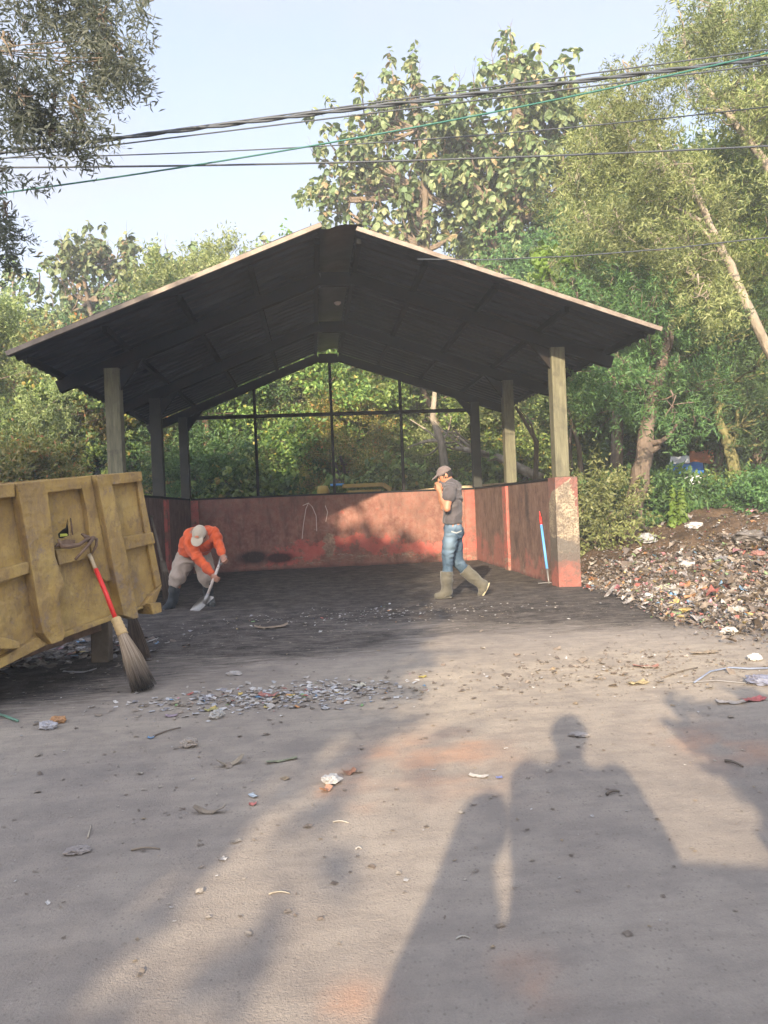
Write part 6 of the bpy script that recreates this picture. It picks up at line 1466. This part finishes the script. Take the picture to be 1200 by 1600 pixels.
# ------------------------------------------------------------------ behind the camera: what throws the long shadows on the yard
SH = np.array([math.sin(SUN_AZ), math.cos(SUN_AZ), 0]); SR = np.array([math.cos(SUN_AZ), -math.sin(SUN_AZ), 0])
def B(u, back, z=0.0): return SR*u-SH*back+np.array([0, 0, z])
def bystander(name, lb, u, back, H, mats, arms, skirt=False, turn=0.0, scarf=False, lf=.55):
    s = H/1.60; o = B(u, back); t = thing(name, lb, 'person', o); X_, Y_ = SR, SH
    X_, Y_ = SR*math.cos(turn)-SH*math.sin(turn), SH*math.cos(turn)+SR*math.sin(turn)
    def p(x, y, z): return o+(X_*x+Y_*y)*s+ZU*z*s
    sk = SDF(*bounds([p(-.6, -.25, -.05), p(.6, .45, 1.65), p(-.6, .45, .5), p(.6, -.25, .5)], .05), .014)
    sk.ell(p(0, 0, 1.48), np.array([.078, .095, .115])*s, [X_, Y_, ZU], .02); sk.cone(p(0, 0, 1.30), p(0, 0, 1.42), .055*s, .05*s, .03); sk.ell(p(0, 0, 1.15), np.array([.17, .11, .20])*s, [X_, Y_, ZU], .05); sk.ell(p(0, 0, .88), np.array([.155, .11, .16])*s, [X_, Y_, ZU], .06)
    for g in (-1, 1):
        sk.chain([p(g*.09, 0, .84), p(g*.10, .02, .45), p(g*.10, 0, .07)], [.085*s, .06*s, .042*s], .03); sk.cone(p(g*.10, 0, .04), p(g*.11, .17, .03), .04*s, .032*s, .02)
        a = arms if g > 0 else (arms[0]*lf,)+tuple(arms[1:]); sk.chain([p(g*.17, 0, 1.27), p(g*a[0], a[1], a[2]), p(g*a[3], a[4], a[5])], [.052*s, .042*s, .03*s], .02)
        hand(sk, p(g*a[3], a[4], a[5]), -X_*g*.6+ZU*.7, -Y_*.2-X_*g, sc=s, curl=.8)
    sdf_obj('body', sk, M_SKIN2, t)
    c = SDF(*bounds([p(-.6, -.25, -.05), p(.6, .45, 1.65), p(-.6, .45, .5), p(.6, -.25, .5)], .05), .014); c.ell(p(0, 0, 1.12), np.array([.19, .13, .24])*s, [X_, Y_, ZU], .05); c.cone(p(0, 0, .95), p(0, 0, .62), .18*s, (.27 if skirt else .2)*s, .08)
    for g in (-1, 1): c.chain([p(g*.17, 0, 1.27), p(g*arms[0]*(1 if g > 0 else lf), arms[1], arms[2]), p(g*(arms[0]*.3+arms[3]*.7), arms[1]*.3+arms[4]*.7, arms[2]*.3+arms[5]*.7)], [.072*s, .065*s, .055*s], .03)
    c.cut(p(0, 0, .55), -ZU); sdf_obj('blouse', c, mats[0], t, .006, (6, 6, 9))
    c = SDF(*bounds([p(-.4, -.3, 0), p(.4, .35, 1.65), p(-.4, .35, 0), p(.4, -.3, 0)], .05), .014)
    if scarf: c.ell(p(0, -.01, 1.48), np.array([.088, .10, .13])*s, [X_, Y_, ZU], .03); c.cone(p(0, -.02, 1.36), p(0, -.02, 1.12), .095*s, .14*s, .06); nm = 'headscarf'
    else: c.ell(p(0, -.015, 1.50), np.array([.088, .10, .115])*s, [X_, Y_, ZU], .02); c.cone(p(0, -.05, 1.50), p(.0, -.10, 1.58), .05*s, .045*s, .03); nm = 'hair'
    c.cut(p(0, .055, 1.45), Y_*1.0+ZU*-.3); sdf_obj(nm, c, mats[1], t)
    c = SDF(*bounds([p(-.35, -.2, 0), p(.35, .3, .95), p(-.35, .3, 0), p(.35, -.2, 0)], .05), .014)
    for g in (-1, 1): c.chain([p(g*.09, 0, .84), p(g*.10, .02, .45), p(g*.10, 0, .10)], [.105*s, .085*s, .07*s], .03)
    c.cut(p(0, 0, .08), -ZU); sdf_obj('trousers', c, mats[2], t, .006, (7, 7, 10))
    return t
M_NAVY = cloth('navy_cotton', (.03, .04, .08), (.05, .065, .12)); M_PLUM = cloth('plum_scarf', (.12, .04, .07), (.18, .07, .11)); M_DARKC = cloth('dark_cotton', (.03, .03, .032), (.055, .055, .06))
bystander('person', 'bareheaded person with raised arms taking the photograph', .01, .42, 1.68, (M_NAVY, M_HAIR, M_DARKC), (.25, .06, 1.04, .08, .16, 1.16), False)
bystander('person', 'person in a headscarf standing behind the photographer', -.31, 1.36, 1.60, (M_DARKC, M_PLUM, M_NAVY), (.20, .06, 1.0, .15, .22, .86), False, math.pi/2, True)
# unseen shrub, added and shaped to throw the shadow at the right
cl = []
for i in range(60):
    z = rg.uniform(.5, 1.85); cl.append((B(np.interp(z, [.5, 1.1, 1.8], [1.12, 1.0, .80])+rg.uniform(0, 1)**2*4.0, .9+rg.normal(0, .15), z), rg.uniform(.26, .34)))
b = B(2.2, .95); m, Q = grow(rg, [b-[0, 0, .1], b+[0, 0, .5], b+[0, .05, .9]], .06, .03, cl, 'leafy', 420, .62, 0, .3)
put_tree('shadow_shrub', 'wide leafy shrub added right of the photographer to throw the right hand shadow', 'shrub', b, m, Q, M_BARK, LM_GREEN, None, True)
# unseen motorbike added beside the photographer for its shadow
mo = thing('motorbike', 'unseen black motorbike with a crate, added beside the photographer to throw a shadow', 'motorbike', B(.95, .78))
def mp(x, z, y=0.0): return B(.20+1.42-x, .98+y, z)
M_CHR = simple('bare_metal', (.35, .35, .36), .35, .2, 20, .8, .05); M_PAINTB = simple('black_gloss_paint', (.02, .02, .024), .25, .2, 20, 0, .05, None, .5)
for x in (.0, 1.22):
    w_ = MB(); w_.lathe([(.20, -.04), (.27, -.05), (.30, 0), (.27, .05), (.20, .04), (.20, -.04)], mp(x, .30), 24, SH); w_ = w_.build('wheel', M_BLACK, mo, True)
    m = MB(); m.lathe([(.03, -.03), (.19, -.012), (.20, 0), (.19, .012), (.03, .03)], mp(x, .30), 20, SH); m.build('rim', M_CHR, w_, True)
m = MB(); m.tube([mp(0, .30, .06), mp(.12, .62, .05), mp(.20, .92, .02)], .024, 8); m.tube([mp(0, .30, -.06), mp(.12, .62, -.05), mp(.20, .92, -.02)], .024, 8); m.build('fork', M_CHR, mo, True)
m = MB(); m.tube([mp(.22, .96, -.34), mp(.19, 1.0, -.12), mp(.17, .97, 0), mp(.19, 1.0, .12), mp(.22, .96, .34)], .015, 8); m.build('handlebar', M_BLACK, mo, True)
m = MB(); m.tube([mp(.17, .86), mp(.30, .62), mp(.55, .45), mp(.85, .50), mp(1.1, .62)], [.11, .10, .13, .14, .09], 12); m.build('fairing', M_PAINTB, mo, True)
m = MB(); m.box(0, 1, 0, 1, 0, 1); m.V = []; m.F = []; m.n = 0; m.hexa([mp(a_, z_, y_) for z_ in (.905, 1.20) for a_, y_ in ((1.42, -.24), (.62, -.24), (.62, .24), (1.42, .24))]); m.build('shadow_crate', M_WOODPOST, mo, bevel=.01)  # crate added to make the bike's shadow taller
m = MB(); m.tube([mp(.62, .74), mp(.85, .76), mp(1.15, .80), mp(1.42, .82)], [.10, .13, .12, .07], 12); m.build('seat', M_BLACK, mo, True)
m = MB(); m.lathe([(.001, .0), (.07, .02), (.09, .10), (.05, .16), (.001, .17)], mp(.10, .88), 16, -SR); m.build('headlight', M_BULB, mo, True)
for g in (-1, 1):
    m = MB(); m.tube([mp(.19, .99, .2*g), mp(.20, 1.10, .24*g)], .007, 6); m.lathe([(.001, -.012), (.055, -.01), (.06, .0), (.055, .01), (.001, .012)], mp(.20, 1.14, .25*g), 14, SR); m.build('mirror', M_BLACK, mo, True)
# roadside trees, the shade on the left half of the yard
rg = np.random.default_rng(909)
def rtree(lb, u, back, trunk_h, clumps, key='broad', dn=75, ss=1.9):
    b = B(u, back); cl = [(B(cu_, back+bb, z), r_) for cu_, bb, z, r_ in clumps]
    m, Q = grow(rg, [b-[0, 0, .1], b+[.05, 0, trunk_h*.4], b+[0, .05, trunk_h*.75], b+[.05, 0, trunk_h]], .2, .08, cl, key, dn*1.7, ss, .1); put_tree('roadside_tree', lb, 'tree', b, m, Q, M_BARK, LM_GREEN, 'roadside trees behind the photographer')
cl = []
for i in range(90):
    z = rg.uniform(1.0, 8.6)**.95 if i % 2 else rg.uniform(1.2, 5.4); edge = np.interp(z, [1.4, 3.0, 3.6, 4.2, 4.9, 6.1, 7.2, 8.6], [-1.6, -1.62, -1.6, -1.55, -1.5, -1.95, -2.6, -3.8]); u = edge-.75-rg.uniform(0, 1)*3.6; cl.append((u, rg.normal(0, .5), z, rg.uniform(.5, .85)))
rtree('broad roadside tree shading the left half of the yard', -3.2, 8.2, 5.5, cl, dn=60)
cl = [(-5.2-rg.uniform(0, 4.2), rg.normal(0, .6), rg.uniform(1.2, 8.2), rg.uniform(.6, .95)) for i in range(60)]+[(-5.6-rg.uniform(0, 4.2), rg.normal(0, .5), rg.uniform(7.2, 10.0), rg.uniform(.55, .8)) for i in range(34)]
rtree('second roadside tree shading the container', -7.5, 9.5, 5.0, cl, dn=55)
cl = [(4.4+rg.uniform(0, 5.0), rg.normal(0, .6), rg.uniform(3.2, 8.2), rg.uniform(.6, .9)) for i in range(34)]
rtree('roadside tree shading the foot of the wood at the right', 6.8, 9.0, 5.5, cl, dn=50)

# ------------------------------------------------------------------ morning haze round the whole place
m = MB(); m.box(-460, 460, -460, 520, -1.0, 26.0)
hm = bpy.data.materials.new('haze'); hm.use_nodes = True; ht = hm.node_tree
for n_ in list(ht.nodes): ht.nodes.remove(n_)
ho = ht.nodes.new('ShaderNodeOutputMaterial'); hv = ht.nodes.new('ShaderNodeVolumePrincipled')
hv.inputs['Color'].default_value = (.90, .95, 1.0, 1); hv.inputs['Density'].default_value = .0033; hv.inputs['Anisotropy'].default_value = 0.0
ht.links.new(hv.outputs[0], ho.inputs['Volume'])
o = m.build('haze', hm); tag(o, 'pale haze in the air over the whole yard', 'haze', kind='stuff')
